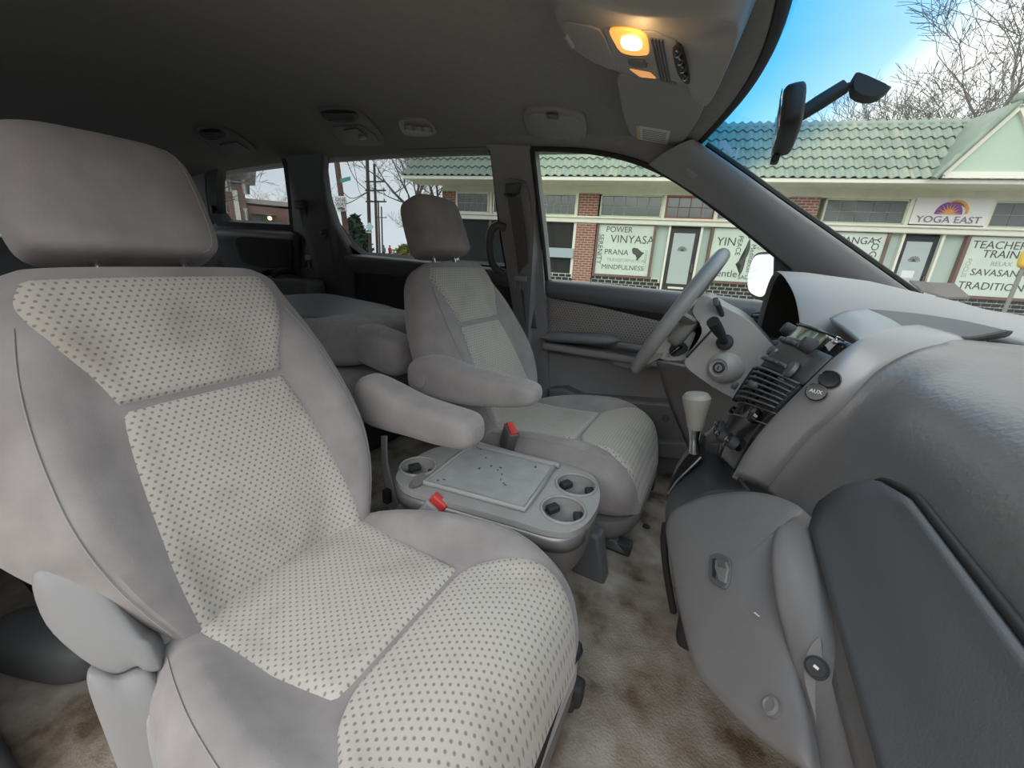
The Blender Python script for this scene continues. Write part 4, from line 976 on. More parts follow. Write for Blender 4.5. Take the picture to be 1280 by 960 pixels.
# roof trims
def roof_plate(o, name, px, off, th, m, bev=.004, sm=3, parent=None):
    L = [CE(x, y, off) for x, y in px]
    if sm: L = crom(L, sm, True)
    return prism(name, L, (0, 0, th), m, parent or o, bev)
H = thing('roof_pocket', 'flat oval roof pocket above the driver window', 'roof pocket', tuple(CE(695, 157)))
roof_plate(H, 'bezel', [(655, 142), (668, 137), (700, 138), (726, 143), (732, 152), (733, 172), (724, 180), (695, 176), (664, 168), (657, 158)], .008, .012, HEADL and OCM)
hl = roof_plate(H, 'pocket_lid', [(660, 148), (668, 144), (700, 146), (722, 149), (728, 158), (727, 173), (720, 177), (692, 172), (667, 164), (661, 156)], .012, .006, OCM, .003)
roof_plate(H, 'lid_catch', [(682, 144), (697, 145), (698, 150), (684, 149)], .018, .006, PLASTD, .002, 0, hl)
V = thing('roof_vent', 'roof air vent with reading lamp above the sliding door', 'air vent', tuple(CE(440, 160)))
roof_plate(V, 'housing', [(399, 142), (410, 138), (445, 140), (462, 152), (481, 174), (476, 182), (446, 182), (428, 180), (416, 166)], .010, .014, mat('roof_vent_plastic', (.15, .148, .142), .6))
g = roof_plate(V, 'grille', [(401, 142), (420, 139), (443, 141), (448, 148), (440, 153), (412, 152)], .015, .004, BLACK, .001)
for i in range(4): tube('slat', [CE(404+2*i, 142.5+2.6*i, .018), CE(445-1*i, 143+2.6*i, .018)], .0035, PLASTD, g, 6, n=1)
l = roof_plate(V, 'lamp_panel', [(415, 159), (450, 157), (470, 170), (474, 178), (440, 180), (428, 177)], .015, .004, MATS['roof_vent_plastic'], .002, 0)
roof_plate(V, 'lamp_lens', [(430, 163), (446, 161), (460, 172), (442, 176)], .020, .004, PLASTD, .001, 0, l)
rbox('lamp_button', CE(453, 172, .022), (.03, .02, .014), PLASTL, l, 3)
V = thing('roof_vent', 'roof air vent with reading lamp above the rear quarter window', 'air vent', tuple(CE(282, 176)))
roof_plate(V, 'housing', [(246, 165), (262, 160), (282, 162), (304, 174), (320, 188), (314, 193), (284, 195), (266, 184)], .010, .014, MATS['roof_vent_plastic'])
g = roof_plate(V, 'grille', [(248, 166), (262, 162), (276, 164), (281, 171), (262, 175)], .015, .004, BLACK, .001)
for i in range(3): tube('slat', [CE(253+3*i, 166.5+2.8*i, .02), CE(276+1*i, 166+2.4*i, .02)], .005, PLASTD, g, 6, n=1)
roof_plate(V, 'lamp_lens', [(274, 182), (296, 178), (312, 188), (286, 191)], .016, .006, PLASTD, .001, 0)
V = thing('roof_switch_panel', 'small oval roof control panel with round knobs', 'control panel', tuple(CE(520, 160)))
roof_plate(V, 'housing', [(498, 152), (515, 150), (536, 153), (545, 164), (542, 169), (524, 171), (505, 168)], .008, .012, OCM)
for x, y in ((512, 159), (524, 160), (534, 161)): lathe('dial', [(.020, 0), (.018, .012), (0, .013)], CE(x, y, .010), (0, 0, -1), OCM, V, 16)
# interior mirror
MR = thing('rearview_mirror', 'black rear-view mirror hanging on its arm from the windshield', 'mirror', (.10, .80, 1.45))
mc = np.array([.032, .815, 1.416]); mx_ = np.array([1, -.02, .12])
rbox('mirror_housing', mc, (.030, .205, .060), BLACK, MR, 4.5, basis(mx_))
mxn = mx_/np.linalg.norm(mx_)
box('mirror_glass', mc-mxn*.0140, (.003, .172, .046), MIRR, MR, .001, basis(mx_))
box('day_night_tab', mc+np.array([-.004, .06, -.036]), (.012, .03, .012), BLACK, MR, .003)
e0 = PY(996, 146, .795); e1 = PY(1056, 108, .80); e2 = PY(1090, 106, .80)
tube('arm_neck', [mc+np.array([.01, -.01, .005]), e0], .004, DARK, MR, 8, n=2)
tube('arm', [e0, (e0+e1)/2, e1], [.0095, .0105, .0095], BLACK, MR, 14)
tube('arm_neck', [e1, PY(1070, 105, .8)], .004, DARK, MR, 8, n=2)
prism('mount', crom([PY(x, y, .79) for x, y in [(1068, 95), (1074, 90), (1098, 100), (1112, 108), (1104, 118), (1085, 121), (1068, 113)]], 2, True), (0, .028, 0), BLACK, MR, .006)
prism('mount_plate', [PY(x, y, .80) for x, y in [(1074, 90), (1116, 108), (1108, 117), (1104, 110)]], (0, .02, 0), PLASTD, MR, .002)
# outside mirror
EM = thing('side_mirror', 'black outside mirror beyond the driver window', 'mirror', tuple(PY(958, 345, 1.86)))
n_ = np.array([-.80, -.58, .10]); n_ /= np.linalg.norm(n_); E0 = PY(956, 345, 1.85)
face = [(946, 320), (958, 318), (972, 320), (970, 338), (963, 358), (955, 371), (944, 369), (937, 362), (936, 345), (940, 330)]
fl_ = crom([PP(x, y, E0, n_) for x, y in face], 3, True); fc = sum(fl_)/len(fl_)
loft('housing', [[fc+(p-fc)*k-n_*d for p in fl_] for k, d in ((1.02, -.004), (1.13, .0), (1.16, .02), (1.10, .05), (.85, .085), (.4, .10))], BLACK, EM)
prism('mirror_glass', [fc+(p-fc)*.99+n_*.006 for p in fl_], -n_*.004, MIRR, EM)
a = PY(985, 352, 1.72); box('mirror_foot', a+np.array([.0, .02, -.01]), (.05, .24, .06), BLACK, EM, .015)
# sticker on the glass near the top of the pillar
sk_ = thing('toll_tag', 'small white toll tag stuck low on the windshield corner', 'sticker')
tn = np.array([.40, -.3, .85])
prism('tag_plate', [PY(x, y, 1.30) for x, y in [(899, 176), (906, 175), (917, 189), (913, 194), (905, 186)]], (0, .002, 0), mat('tag_white', (.5, .62, .7), .5), sk_)
prism('tag_strip', [PY(x, y, 1.30) for x, y in [(921, 186), (925, 185), (921, 199), (918, 199)]], (0, .002, 0), MATS['tag_white'], sk_)
# ================================================================ outside
def at_depth(x, y, D): d = ray(x, y); return C+d*(D/(d@fw))
g = bpy.data.meshes.new('street'); g.from_pydata([(-140, -60, -.02), (90, -60, -.02), (90, 120, -.02), (-140, 120, -.02)], [], [(0, 1, 2, 3)])
o = link('street', g, mat('asphalt', (.22, .22, .22), .9, nscale=3, namt=.15)); setcat(o, 'grey asphalt street around the van', 'street')
FA = math.radians(14.5); FT = np.array([math.cos(FA), math.sin(FA), 0]); FN = np.array([-math.sin(FA), math.cos(FA), 0])
d0 = ray(850, 330); F0 = C+d0*(12.5/(d0@fw)); F0[2] = 0
SHOP = thing('shop_building', 'long single-storey shop row with green tiled roof across the street', 'building', tuple(F0), FA)
def W_(s, y, z): return F0+FT*s+FN*y+np.array([0, 0, z])
def brickmat(name, c1, c2, mortar, bw, bh, ms=.012):
    m = mat(name, c1, .9); t = m.node_tree; b = t.nodes['Principled BSDF']; tc = t.nodes.new('ShaderNodeTexCoord')
    mp = t.nodes.new('ShaderNodeMapping'); mp.inputs['Rotation'].default_value = (math.radians(90), 0, 0)
    br = t.nodes.new('ShaderNodeTexBrick'); br.inputs['Color1'].default_value = (*c1, 1); br.inputs['Color2'].default_value = (*c2, 1); br.inputs['Mortar'].default_value = (*mortar, 1)
    br.inputs['Scale'].default_value = 1; br.inputs['Brick Width'].default_value = bw; br.inputs['Row Height'].default_value = bh; br.inputs['Mortar Size'].default_value = ms
    t.links.new(tc.outputs['Object'], mp.inputs[0]); t.links.new(mp.outputs[0], br.inputs['Vector']); t.links.new(br.outputs['Color'], b.inputs['Base Color']); return m
BRICK = brickmat('red_brick', (.30, .10, .06), (.22, .075, .05), (.42, .36, .30), .22, .075)
BRICK2 = brickmat('house_brick', (.26, .115, .085), (.21, .09, .07), (.30, .22, .19), .24, .08)
CREAMP = mat('cream_paint', (.72, .72, .55), .7, nscale=3, namt=.06)
WHITEP = mat('white_paint', (.78, .77, .66), .6)
GREENF = mat('sage_frame', (.52, .60, .44), .6)
REDF = mat('red_frame', (.36, .11, .08), .6)
GLASSX = mat('shop_glass', (.17, .19, .20), .12, spec=.6)
GLASSD = mat('dark_shop_glass', (.03, .035, .035), .06, spec=.7)
PRINT = mat('frosted_print', (.60, .68, .60), .45, nscale=1.5, namt=.06)
SAGE = mat('sage_panel', (.42, .52, .46), .5)
BROWN = mat('brown_jamb', (.17, .10, .08), .6)
DOORB = mat('black_door_paint', (.03, .033, .038), .5)
DOORG = mat('door_glass', (.44, .50, .50), .3)
INK = mat('charcoal_print', (.07, .075, .07), .6)
INK2 = mat('grey_print', (.36, .38, .33), .6)
def lb(name, s0, s1, y0, y1, z0, z1, m, parent=SHOP, bev=0):       # box in the shop's own axes
    M4 = [W_(s, y, z) for s in (s0, s1) for y in (y0, y1) for z in (z0, z1)]
    bm = bmesh.new(); v = [bm.verts.new(vec(p)) for p in M4]
    for f in ((0, 1, 3, 2), (4, 6, 7, 5), (0, 4, 5, 1), (2, 3, 7, 6), (0, 2, 6, 4), (1, 5, 7, 3)): bm.faces.new([v[i] for i in f])
    inv = pinv(SHOP)
    for q in bm.verts: q.co = inv @ q.co
    bmesh.ops.recalc_face_normals(bm, faces=bm.faces); me = bpy.data.meshes.new(name); bm.to_mesh(me); bm.free()
    o = bpy.data.objects.new(name, me); COL.objects.link(o); me.materials.append(m); o.parent = parent
    if bev: bevel(o, bev, 2)
    return o
lb('rear_wall', -8.0, 11.5, .55, 2.2, 0, 3.45, CREAMP)
lb('frieze', -8.1, 11.5, -.05, .6, 3.22, 3.47, CREAMP)
lb('lintel', -7.6, 11.5, -.10, .3, 2.36, 2.54, WHITEP, bev=.02)
lb('lintel_cap', -7.6, 11.5, -.16, .3, 2.50, 2.56, WHITEP, bev=.01)
lb('plinth', -8.1, 11.5, -.3, .6, 0, .30, mat('concrete', (.45, .43, .38), .9))
for a, b in ((-8.1, -7.62), (-3.38, -2.75), (2.66, 3.42)): lb('brick_pier', a, b, -.06, .5, .28, 3.24, BRICK)
def transom(s0, s1, nc, fm, z0=2.56, z1=3.22):
    w = lb('transom_frame', s0, s1, .06, .1, z0, z1, GLASSD)
    w.data.materials[0] = fm
    f = .05; cw = (s1-s0-2*f)/nc; ch = (z1-z0-2*f)/2
    for a, b, c, d in ((s0, s1, z0, z0+f), (s0, s1, z1-f, z1), (s0, s0+f, z0, z1), (s1-f, s1, z0, z1)): lb('frame_bar', a, b, -.02, .06, c, d, fm, w)
    for i in range(nc):
        for j in range(2): lb('pane', s0+f+cw*i+.012, s0+f+cw*(i+1)-.012, .03, .045, z0+f+ch*j+.012, z0+f+ch*(j+1)-.012, GLASSX, w)
for a, b, n, m in ((-7.6, -6.42, 5, WHITEP), (-6.28, -5.08, 5, WHITEP), (-4.94, -3.45, 6, GREENF), (-2.69, -.80, 5, GREENF), (-.71, .74, 4, REDF), (.78, 2.62, 5, GREENF), (3.58, 5.60, 5, GREENF), (7.46, 9.6, 5, GREENF)): transom(a, b, n, m)
for s in (-7.6, -6.35, -5.01, -3.44, -.755, .76, 5.64, 7.435, 9.7): lb('mullion', s-.045, s+.045, -.04, .2, 2.5, 3.26, WHITEP)
# dark display windows on the left
for a, b in ((-7.5, -5.1), (-4.95, -3.45)): lb('shop_window', a, b, .05, .08, .72, 2.36, GLASSD)
for s in (-7.55, -6.35, -5.0, -3.42): lb('window_post', s-.05, s+.05, -.02, .2, .6, 2.4, BROWN if s == -6.35 else WHITEP)
lb('ledge_board', -5.0, -3.4, -.1, .2, 1.25, 1.55, mat('pale_ledge', (.35, .42, .44), .4))
# printed windows
for a, b in ((-2.66, -.92), (.80, 2.62), (3.46, 5.36), (7.24, 9.7)):
    w = lb('printed_window', a, b, .03, .06, .80, 2.34, PRINT)
    for x in (a-.04, b+.0): lb('window_jamb', x-.02, x+.06, -.02, .12, .74, 2.36, BROWN, w)
    lb('window_sill', a-.05, b+.1, -.05, .12, .72, .80, BROWN, w)
for a, b in ((-.86, -.50), (.50, .76), (5.42, 5.72), (6.70, 7.18)): lb('recess_panel', a, b, .12, .16, .6, 2.36, SAGE)
for a, b in ((-.44, .44), (5.76, 6.62)):
    d = lb('shop_door', a, b, .10, .16, .36, 2.32, DOORB); lb('door_pane', a+.13, b-.13, .085, .10, .62, 2.16, DOORG, d); lb('door_handle', b-.09, b-.05, .04, .10, 1.0, 1.25, CHROME, d); lb('kick_plate', a+.2, b-.2, .085, .1, .46, .52, WHITEP, d)
    for s in (a-.05, b+.01): lb('door_post', s-.01, s+.05, .0, .16, .34, 2.36, WHITEP, d)
lb('threshold', -.8, .75, -.25, .2, .28, .36, mat('yellow_step', (.50, .42, .18), .8))
# black glazed bricks with pale mortar
MORT = mat('pale_mortar', (.70, .70, .62), .9)
GLZ = mat('black_glazed_brick', (.03, .032, .034), .25)
inv = pinv(SHOP)
for a, b in ((-7.55, -3.42), (-2.72, -.55), (.55, 2.64), (3.44, 5.66), (6.70, 11.4)):
    base = lb('glazed_base', a, b, .0, .2, .28, .74, MORT)
    bm = bmesh.new(); bw, bh = .225, .112; r_ = 0; z = .29
    while z+bh < .74:
        s = a-(bw/2 if r_ % 2 else 0)
        while s < b:
            q0, q1 = max(s+.015, a), min(s+bw-.015, b)
            if q1-q0 > .03:
                v = [bm.verts.new(inv @ vec(W_(x, y, zz))) for x in (q0, q1) for y in (-.03, .02) for zz in (z+.012, z+bh-.014)]
                for f in ((0, 1, 3, 2), (4, 6, 7, 5), (0, 4, 5, 1), (2, 3, 7, 6), (0, 2, 6, 4), (1, 5, 7, 3)): bm.faces.new([v[i] for i in f])
            s += bw
        z += bh; r_ += 1
    bmesh.ops.recalc_face_normals(bm, faces=bm.faces); me = bpy.data.meshes.new('glazed_bricks'); bm.to_mesh(me); bm.free()
    o = bpy.data.objects.new('glazed_bricks', me); COL.objects.link(o); me.materials.append(GLZ); o.parent = base; o['kind'] = 'stuff'
# soffit, gutter, roof
lb('soffit', -9.0, 11.8, -1.0, .2, 3.44, 3.50, CREAMP)
lb('gutter', -9.05, 11.8, -1.10, -1.0, 3.42, 3.53, WHITEP, bev=.02)
E0_, E1_ = np.array([-1.08, 3.53]), np.array([.20, 5.05]); RL = np.linalg.norm(E1_-E0_); rd = (E1_-E0_)/RL; rn = np.array([-rd[1], rd[0]])
def R_(s, t, h=0): q = E0_+rd*t+rn*h; return W_(s, q[0], q[1])
roof = prism('roof_deck', [R_(-9.05, 0), R_(11.8, 0), R_(11.8, RL), R_(-8.6, RL)], FN*.1-np.array([0, 0, .05]), mat('roof_felt', (.06, .075, .07), .9), SHOP)
TILE = mat('green_glazed_tile', (.25, .30, .24), .5, nscale=2.5, namt=.2)
def tile_color():
    t = TILE.node_tree; b = t.nodes['Principled BSDF']; oi = t.nodes.new('ShaderNodeObjectInfo'); r = t.nodes.new('ShaderNodeValToRGB'); e = r.color_ramp.elements
    e[0].color = (.15, .20, .17, 1); e[1].color = (.34, .36, .27, 1); k = e.new(.45); k.color = (.24, .30, .23, 1); k = e.new(.75); k.color = (.21, .26, .24, 1)
    old = b.inputs['Base Color'].links[0].from_socket; mx = t.nodes.new('ShaderNodeMix'); mx.data_type = 'RGBA'; mx.inputs[0].default_value = .6
    t.links.new(oi.outputs['Random'], r.inputs[0]); t.links.new(old, mx.inputs[6]); t.links.new(r.outputs[0], mx.inputs[7]); t.links.new(mx.outputs[2], b.inputs['Base Color'])
tile_color()
TW, TR = .232, RL/5.5
def tile_verts(s, t):
    V = []
    for (tt, lift) in ((t-.03, .05), (t+TR, .012)):
        for k in range(7):
            u = k/6; V.append((s+TW*u, tt, lift+.052*math.sin(math.pi*min(1, u/.62))**.8 if u < .62 else lift-.012*math.sin(math.pi*(u-.62)/.38)))
    return V
def tile_mesh(cells, name):
    vs, fs = [], []
    for s, t in cells:
        n = len(vs); tv = tile_verts(s, t)
        q = [inv @ vec(R_(a, b, c)) for a, b, c in tv]+[inv @ vec(R_(a, b, c-.02)) for a, b, c in tv[:7]]
        vs += [tuple(p) for p in q]
        for k in range(6): fs.append((n+k, n+k+1, n+7+k+1, n+7+k)); fs.append((n+14+k, n+14+k+1, n+k+1, n+k))
    me = bpy.data.meshes.new(name); me.from_pydata(vs, [], fs); me.polygons.foreach_set('use_smooth', [True]*len(fs)); me.set_sharp_from_angle(angle=.7); me.materials.append(TILE); return me
cells = [(-9.0+TW*i, TR*j) for j in range(6) for i in range(90)]
def near(c): return (1.0 < c[0] < 8.5) or (-4.7 < c[0] < -.35)
nearc = [c for c in cells if near(c) and not (5.5+(c[1]/RL)*.9 < c[0] < 7.2-(c[1]/RL)*.8)]
nearc = nearc[:300]; farc = [c for c in cells if c not in set(nearc)]
m0 = tile_mesh([(0, 0)], 'roof_tile')
for s, t in nearc:
    o = bpy.data.objects.new('roof_tile', m0); COL.objects.link(o); o.parent = roof
    dlt = (inv @ vec(R_(s, t)))-(inv @ vec(R_(0, 0))); o.matrix_parent_inverse = Matrix.Identity(4); o.location = dlt
    # the deck's mesh is stored in shop axes shifted by its own parent inverse
    o.matrix_parent_inverse = roof.matrix_parent_inverse.inverted() if False else Matrix.Identity(4)
roof_fix = roof.matrix_parent_inverse.copy()
roof.data.transform(roof_fix); roof.matrix_parent_inverse = Matrix.Identity(4)
o = bpy.data.objects.new('roof_tiles_rest', tile_mesh(farc, 'roof_tiles_rest')); COL.objects.link(o); o.parent = roof; o['kind'] = 'stuff'
o = tube('ridge_cap', [W_(s, .22, 5.07) for s in np.linspace(-8.6, 11.8, 12)], .075, TILE, SHOP, 10, n=1)
# gable over the sign
gy = -1.15
ap, gL, gR = W_(6.43, gy, 5.02), W_(5.42, gy, 3.60), W_(7.44, gy, 3.60)
gb_ = prism('gable_wall', [gL, gR, ap], FN*.9, mat('gable_green', (.44, .56, .44), .8), SHOP)
def bar(name, a, b, wd, th, m, parent):
    a, b = np.array(a), np.array(b); d = b-a; L = np.linalg.norm(d); x = d/L; z = np.cross(FN, x)
    return prism(name, [a-z*wd/2, b-z*wd/2, b+z*wd/2, a+z*wd/2], -FN*th, m, parent)
bar('gable_trim', gL, gR, .14, .06, WHITEP, gb_); bar('gable_trim', gL, ap, .12, .08, WHITEP, gb_); bar('gable_trim', ap, gR, .12, .08, WHITEP, gb_)
for sg, e in ((-1, gL), (1, gR)):
    d = (e-ap)/np.linalg.norm(e-ap); nrm = np.cross(FN, d); nrm = nrm if nrm[2] > 0 else -nrm
    sl_ = prism('gable_roof', [ap+nrm*.05-FN*.15, e+d*.15+nrm*.05-FN*.15, e+d*.15+nrm*.12-FN*.15, ap+nrm*.12-FN*.15], FN*1.3, TILE, gb_)
    for k in range(6):
        p = ap+d*(.15+.3*k)+nrm*.13-FN*.17; tube('verge_tile', [p, p+d*.30-nrm*.01], [.07, .055], TILE, gb_, 8, n=1)
rbox('apex_tile', ap+np.array([0, 0, .16]), (.25, .25, .22), TILE, gb_, 3)
# sign with half sun
sg = lb('shop_sign', 5.70, 7.40, -.06, .02, 2.60, 3.26, mat('sign_white', (.80, .80, .78), .5))
def tomesh(o):
    bpy.context.view_layer.update(); dg = bpy.context.evaluated_depsgraph_get(); me = bpy.data.meshes.new_from_object(o.evaluated_get(dg)); n = bpy.data.objects.new(o.name, me)
    COL.objects.link(n); n.parent = o.parent; n.matrix_parent_inverse = o.matrix_parent_inverse.copy(); n.matrix_basis = o.matrix_basis.copy(); nm = o.name; cu = o.data; bpy.data.objects.remove(o); bpy.data.curves.remove(cu); n.name = nm; return n
def stext(s, sx_, z, size, m, parent, y=-.0, rot=0, align='LEFT', wsc=1.0, sh=0):
    rv = FT*math.cos(rot)+np.array([0, 0, 1])*math.sin(rot); uv_ = -FT*math.sin(rot)+np.array([0, 0, 1])*math.cos(rot)
    return text('lettering', s, size, m, frame4(W_(sx_, y, z), rv, uv_), parent, .004, align, sx=wsc)
text('lettering', 'YOGA EAST', .235, mat('sign_grey', (.22, .20, .26), .6), frame4(W_(6.55, -.075, 2.72), FT, (0, 0, 1)), sg, .004, sx=1.16)
def sdisc(name, c, r0_, r1_, a0, a1, y, m, parent, n=28, th=.006):
    o_ = [W_(c[0]+r1_*math.cos(q), y, c[1]+r1_*math.sin(q)) for q in np.linspace(a0, a1, n)]
    i_ = [W_(c[0]+r0_*math.cos(q), y, c[1]+r0_*math.sin(q)) for q in np.linspace(a1, a0, n)] if r0_ > 0 else [W_(c[0], y, c[1])]
    return prism(name, o_+i_, -FN*th, m, parent)
PUR = mat('sign_purple', (.20, .08, .33), .5); ORG = mat('sign_orange', (.80, .38, .10), .5)
sdisc('half_sun', (6.50, 2.86), 0, .31, 0, math.pi, -.065, PUR, sg); sdisc('sun_core', (6.50, 2.86), 0, .10, 0, math.pi, -.073, ORG, sg)
for q in np.linspace(.15, math.pi-.15, 9):
    c_, s_ = math.cos(q), math.sin(q); prism('sun_ray', [W_(6.5+.10*c_-.018*s_, -.073, 2.86+.10*s_+.018*c_), W_(6.5+.10*c_+.018*s_, -.073, 2.86+.10*s_-.018*c_), W_(6.5+.28*c_, -.073, 2.86+.28*s_)], -FN*.006, ORG, sg)
cres = [W_(6.62+.31*math.cos(q), -.068, 2.93+.28*math.sin(q)) for q in np.linspace(-.2, 2.2, 20)]+[W_(6.60+.27*math.cos(q), -.068, 2.92+.25*math.sin(q)) for q in np.linspace(2.2, -.2, 20)]
prism('sun_arc', cres, -FN*.006, ORG, sg)
PW = [o for o in SHOP.children if o.name.startswith('printed_window')]
yz = .028
T = [(0, 'POWER', -2.42, 2.19, .24, INK, 0), (0, 'VINYASA', -2.25, 1.90, .34, INK, 0), (0, 'PRANA', -2.40, 1.50, .24, INK, 0), (0, 'TRANSFORMATION', -2.30, 1.26, .14, INK2, 0), (0, 'MINDFULNESS', -2.44, 1.03, .21, INK, 0), (0, 'SERENITY', -2.55, 2.05, .22, INK, -90), (0, 'STRENGTH', -1.08, 1.62, .13, INK2, -90),
     (1, 'YIN', .95, 1.95, .34, INK, 0), (1, 'PEACE', 1.60, 2.15, .20, INK, -90), (1, 'EXHALE', 1.78, 2.16, .26, INK, 0), (1, 'Meditation', 2.0, 1.92, .19, INK, -90), (1, 'PRACTICE', 2.05, 1.80, .12, INK2, 0), (1, 'Gentle', .90, 1.02, .30, INK, 0), (1, 'FLOW', 1.12, 1.72, .2, INK2, -90), (1, 'SADHANA', 1.75, .94, .17, INK, 0),
     (2, 'ASHTANGA', 3.66, 2.12, .27, INK, 0), (2, 'CORE', 4.08, 1.72, .30, INK, 0), (2, 'YOGA EAST', 5.12, 2.24, .26, INK, -90), (2, 'BREATHE', 3.6, 1.25, .22, INK, 0),
     (3, 'TEACHER', 7.36, 2.13, .28, INK, 0), (3, 'TRAINING', 7.66, 1.90, .28, INK, 0), (3, 'RELAX', 7.92, 1.66, .16, INK2, 0), (3, 'FOCUS', 7.42, 1.78, .16, INK2, -90), (3, 'SAVASANA', 7.55, 1.42, .25, INK, 0), (3, 'TRADITION', 7.38, 1.06, .28, INK, 0)]
for i, s, a, z, size, m, rot in T: stext(s, a, z, size, m, PW[i], yz, math.radians(rot))
for i, cx, cz in ((0, 0, 1.72), (1, 6.19, 1.72)):
    for k in range(7):
        q = math.pi*(k+.5)/7; e = (cx+.15*math.cos(q), cz-.08+.15*math.sin(q)*.9); n_2 = (-math.sin(q)*.03, math.cos(q)*.03)
        mid = ((cx+e[0])/2, (cz-.08+e[1])/2)
        dd = [o for o in SHOP.children if o.name.startswith('shop_door')][i]
        tube('lotus_petal', [W_(cx, .082, cz-.08), W_(mid[0]+n_2[0], .082, mid[1]+n_2[1]), W_(e[0], .082, e[1]), W_(mid[0]-n_2[0], .082, mid[1]-n_2[1])], .006, INK, dd, 4, closed=True, n=3)
# silhouettes of yoga poses printed on the glass
cr_ = [(-1.58, 1.66), (-1.50, 1.72), (-1.42, 1.68), (-1.36, 1.70), (-1.28, 1.60), (-1.18, 1.52), (-1.12, 1.56), (-1.10, 1.50), (-1.22, 1.45), (-1.26, 1.36), (-1.30, 1.24), (-1.36, 1.24), (-1.34, 1.40), (-1.42, 1.44), (-1.52, 1.48), (-1.56, 1.58)]
prism('pose_figure', crom([W_(-1.34+(a+1.34)*.8, yz, 1.48+(z-1.48)*.8) for a, z in cr_], 2, True), -FN*.004, INK, PW[0])
dn = [(1.86, 2.08), (1.89, 1.95), (1.92, 1.80), (1.90, 1.60), (1.84, 1.42), (1.86, 1.20), (1.80, 1.0), (1.77, 1.0), (1.78, 1.30), (1.66, 1.34), (1.60, 1.30), (1.74, 1.45), (1.82, 1.62), (1.80, 1.85)]
prism('pose_figure', crom([W_(a, yz, z) for a, z in dn], 2, True), -FN*.004, INK, PW[1])
lb('door_notice', 6.0, 6.3, .08, .086, 1.18, 1.38, WHITE, [o for o in SHOP.children if o.name.startswith('shop_door')][1])
# side wall at the left corner
o = prism('side_wall', [W_(-8.1, 0, 0), W_(-8.1, 0, 3.45), W_(-8.1, 7, 3.45), W_(-8.1, 7, 0)], FT*.2, CREAMP, SHOP)
for o in [x for x in bpy.data.objects if x.type == 'FONT']: tomesh(o)
# things by the shop
o = thing('folding_board', 'grey two-leaf slanted board standing before the second shop door', 'board', tuple(W_(6.6, -1.0, .3)))
b0 = [fac_ for fac_ in ()]
def fpt(x, y, off): return PP(x, y, W_(0, off, 0), FN)
GB = mat('board_grey', (.16, .15, .145), .6)
prism('leaf', [fpt(1137, 350, -1.2), fpt(1166, 353, -1.2), fpt(1183, 371, -1.6), fpt(1152, 362, -1.6)], np.array([0, 0, -.05]), GB, o)
prism('leaf', [fpt(1166, 353, -1.2), fpt(1193, 354, -1.2), fpt(1213, 371, -1.6), fpt(1183, 371, -1.6)], np.array([0, 0, -.05]), GB, o)
for x, y in ((1155, 362), (1208, 370)): a = fpt(x, y, -1.5); tube('support', [a, np.array([a[0], a[1], 0])], .02, GB, o, 8, n=1)
o = thing('parking_meter', 'thin grey post with yellow head at the right edge', 'parking meter', tuple(np.array([0, 0, 0])))
a = fpt(1281, 330, -4); b = np.array([a[0], a[1], 0.0]); o.location = vec(b)
tube('post', [b, a], .035, mat('post_grey', (.22, .22, .20), .6), o, 10, n=1); rbox('head', a+np.array([0, 0, .10]), (.2, .2, .36), mat('meter_yellow', (.75, .50, .06), .5), o, 3)
# ---- brick house seen through the rear quarter window
def local_frame(x, y, D):
    p = at_depth(x, y, D); d = p-C; d[2] = 0; d /= np.linalg.norm(d); return p, d, np.array([d[1], -d[0], 0])
HO, HD, HR = local_frame(312, 284, 30.0)
HO = np.array([HO[0], HO[1], 0])
def hp(x, y, off=0): q = PP(x, y, HO+HD*off, HD) - HO; return q@HR, q[2]
HB = thing('brick_house', 'two-storey brick house with pale eaves beyond the rear window', 'building', tuple(HO))
def hbox(name, x0, y0, x1, y1, off, th, m, parent=HB, z0=None):
    a, b = hp(x0, y0, off), hp(x1, y1, off); z_lo = b[1] if z0 is None else z0
    L = [HO+HR*a[0]+HD*off+np.array([0, 0, a[1]]), HO+HR*b[0]+HD*off+np.array([0, 0, a[1]]), HO+HR*b[0]+HD*off+np.array([0, 0, z_lo]), HO+HR*a[0]+HD*off+np.array([0, 0, z_lo])]
    return prism(name, L, HD*th, m, parent)
hbox('wall', 190, 218, 312, 284, 0, 8, BRICK2, z0=0)
hbox('upper_band', 190, 214, 312, 230, -.05, 8, mat('grey_siding', (.40, .41, .40), .8))
ev = [hp(190, 200), hp(318, 214)]
P3 = lambda q, off: HO+HR*q[0]+HD*off+np.array([0, 0, q[1]])
prism('eave', [P3(hp(190, 216), -1.2), P3(hp(320, 217), -1.2), P3(hp(317, 212), -1.2), P3(hp(288, 203), -1.2), P3(hp(190, 203), -1.2)], HD*9, mat('eave_white', (.55, .55, .52), .7), HB)
prism('roof', [P3(hp(190, 203), -1.3), P3(hp(288, 203), -1.3), P3(hp(321, 215), -1.3), P3(hp(300, 190), 4), P3(hp(190, 190), 4)], HD*.3, mat('house_roof', (.12, .115, .11), .9), HB)
for x0, y0, x1, y1 in ((274, 252, 287, 281), (304, 260, 312, 282), (301, 224, 309, 243), (276, 222, 290, 240)):
    w_ = hbox('window', x0, y0, x1, y1, -.08, .1, mat('stone_surround', (.52, .47, .36), .8) if 'stone_surround' not in MATS else MATS['stone_surround'])
    hbox('sash', x0+1, y0+2.4, x1-1, y1-.4, -.12, .06, WHITEP, w_)
    xm = (x0+x1)/2; hbox('pane', x0+1.8, y0+3.2, xm-.4, y1-1, -.15, .05, GLASSX, w_); hbox('pane', xm+.4, y0+3.2, x1-1.8, y1-1, -.15, .05, GLASSX, w_)
hbox('downpipe', 296.2, 238, 297.0, 284, -.15, .12, WHITEP)
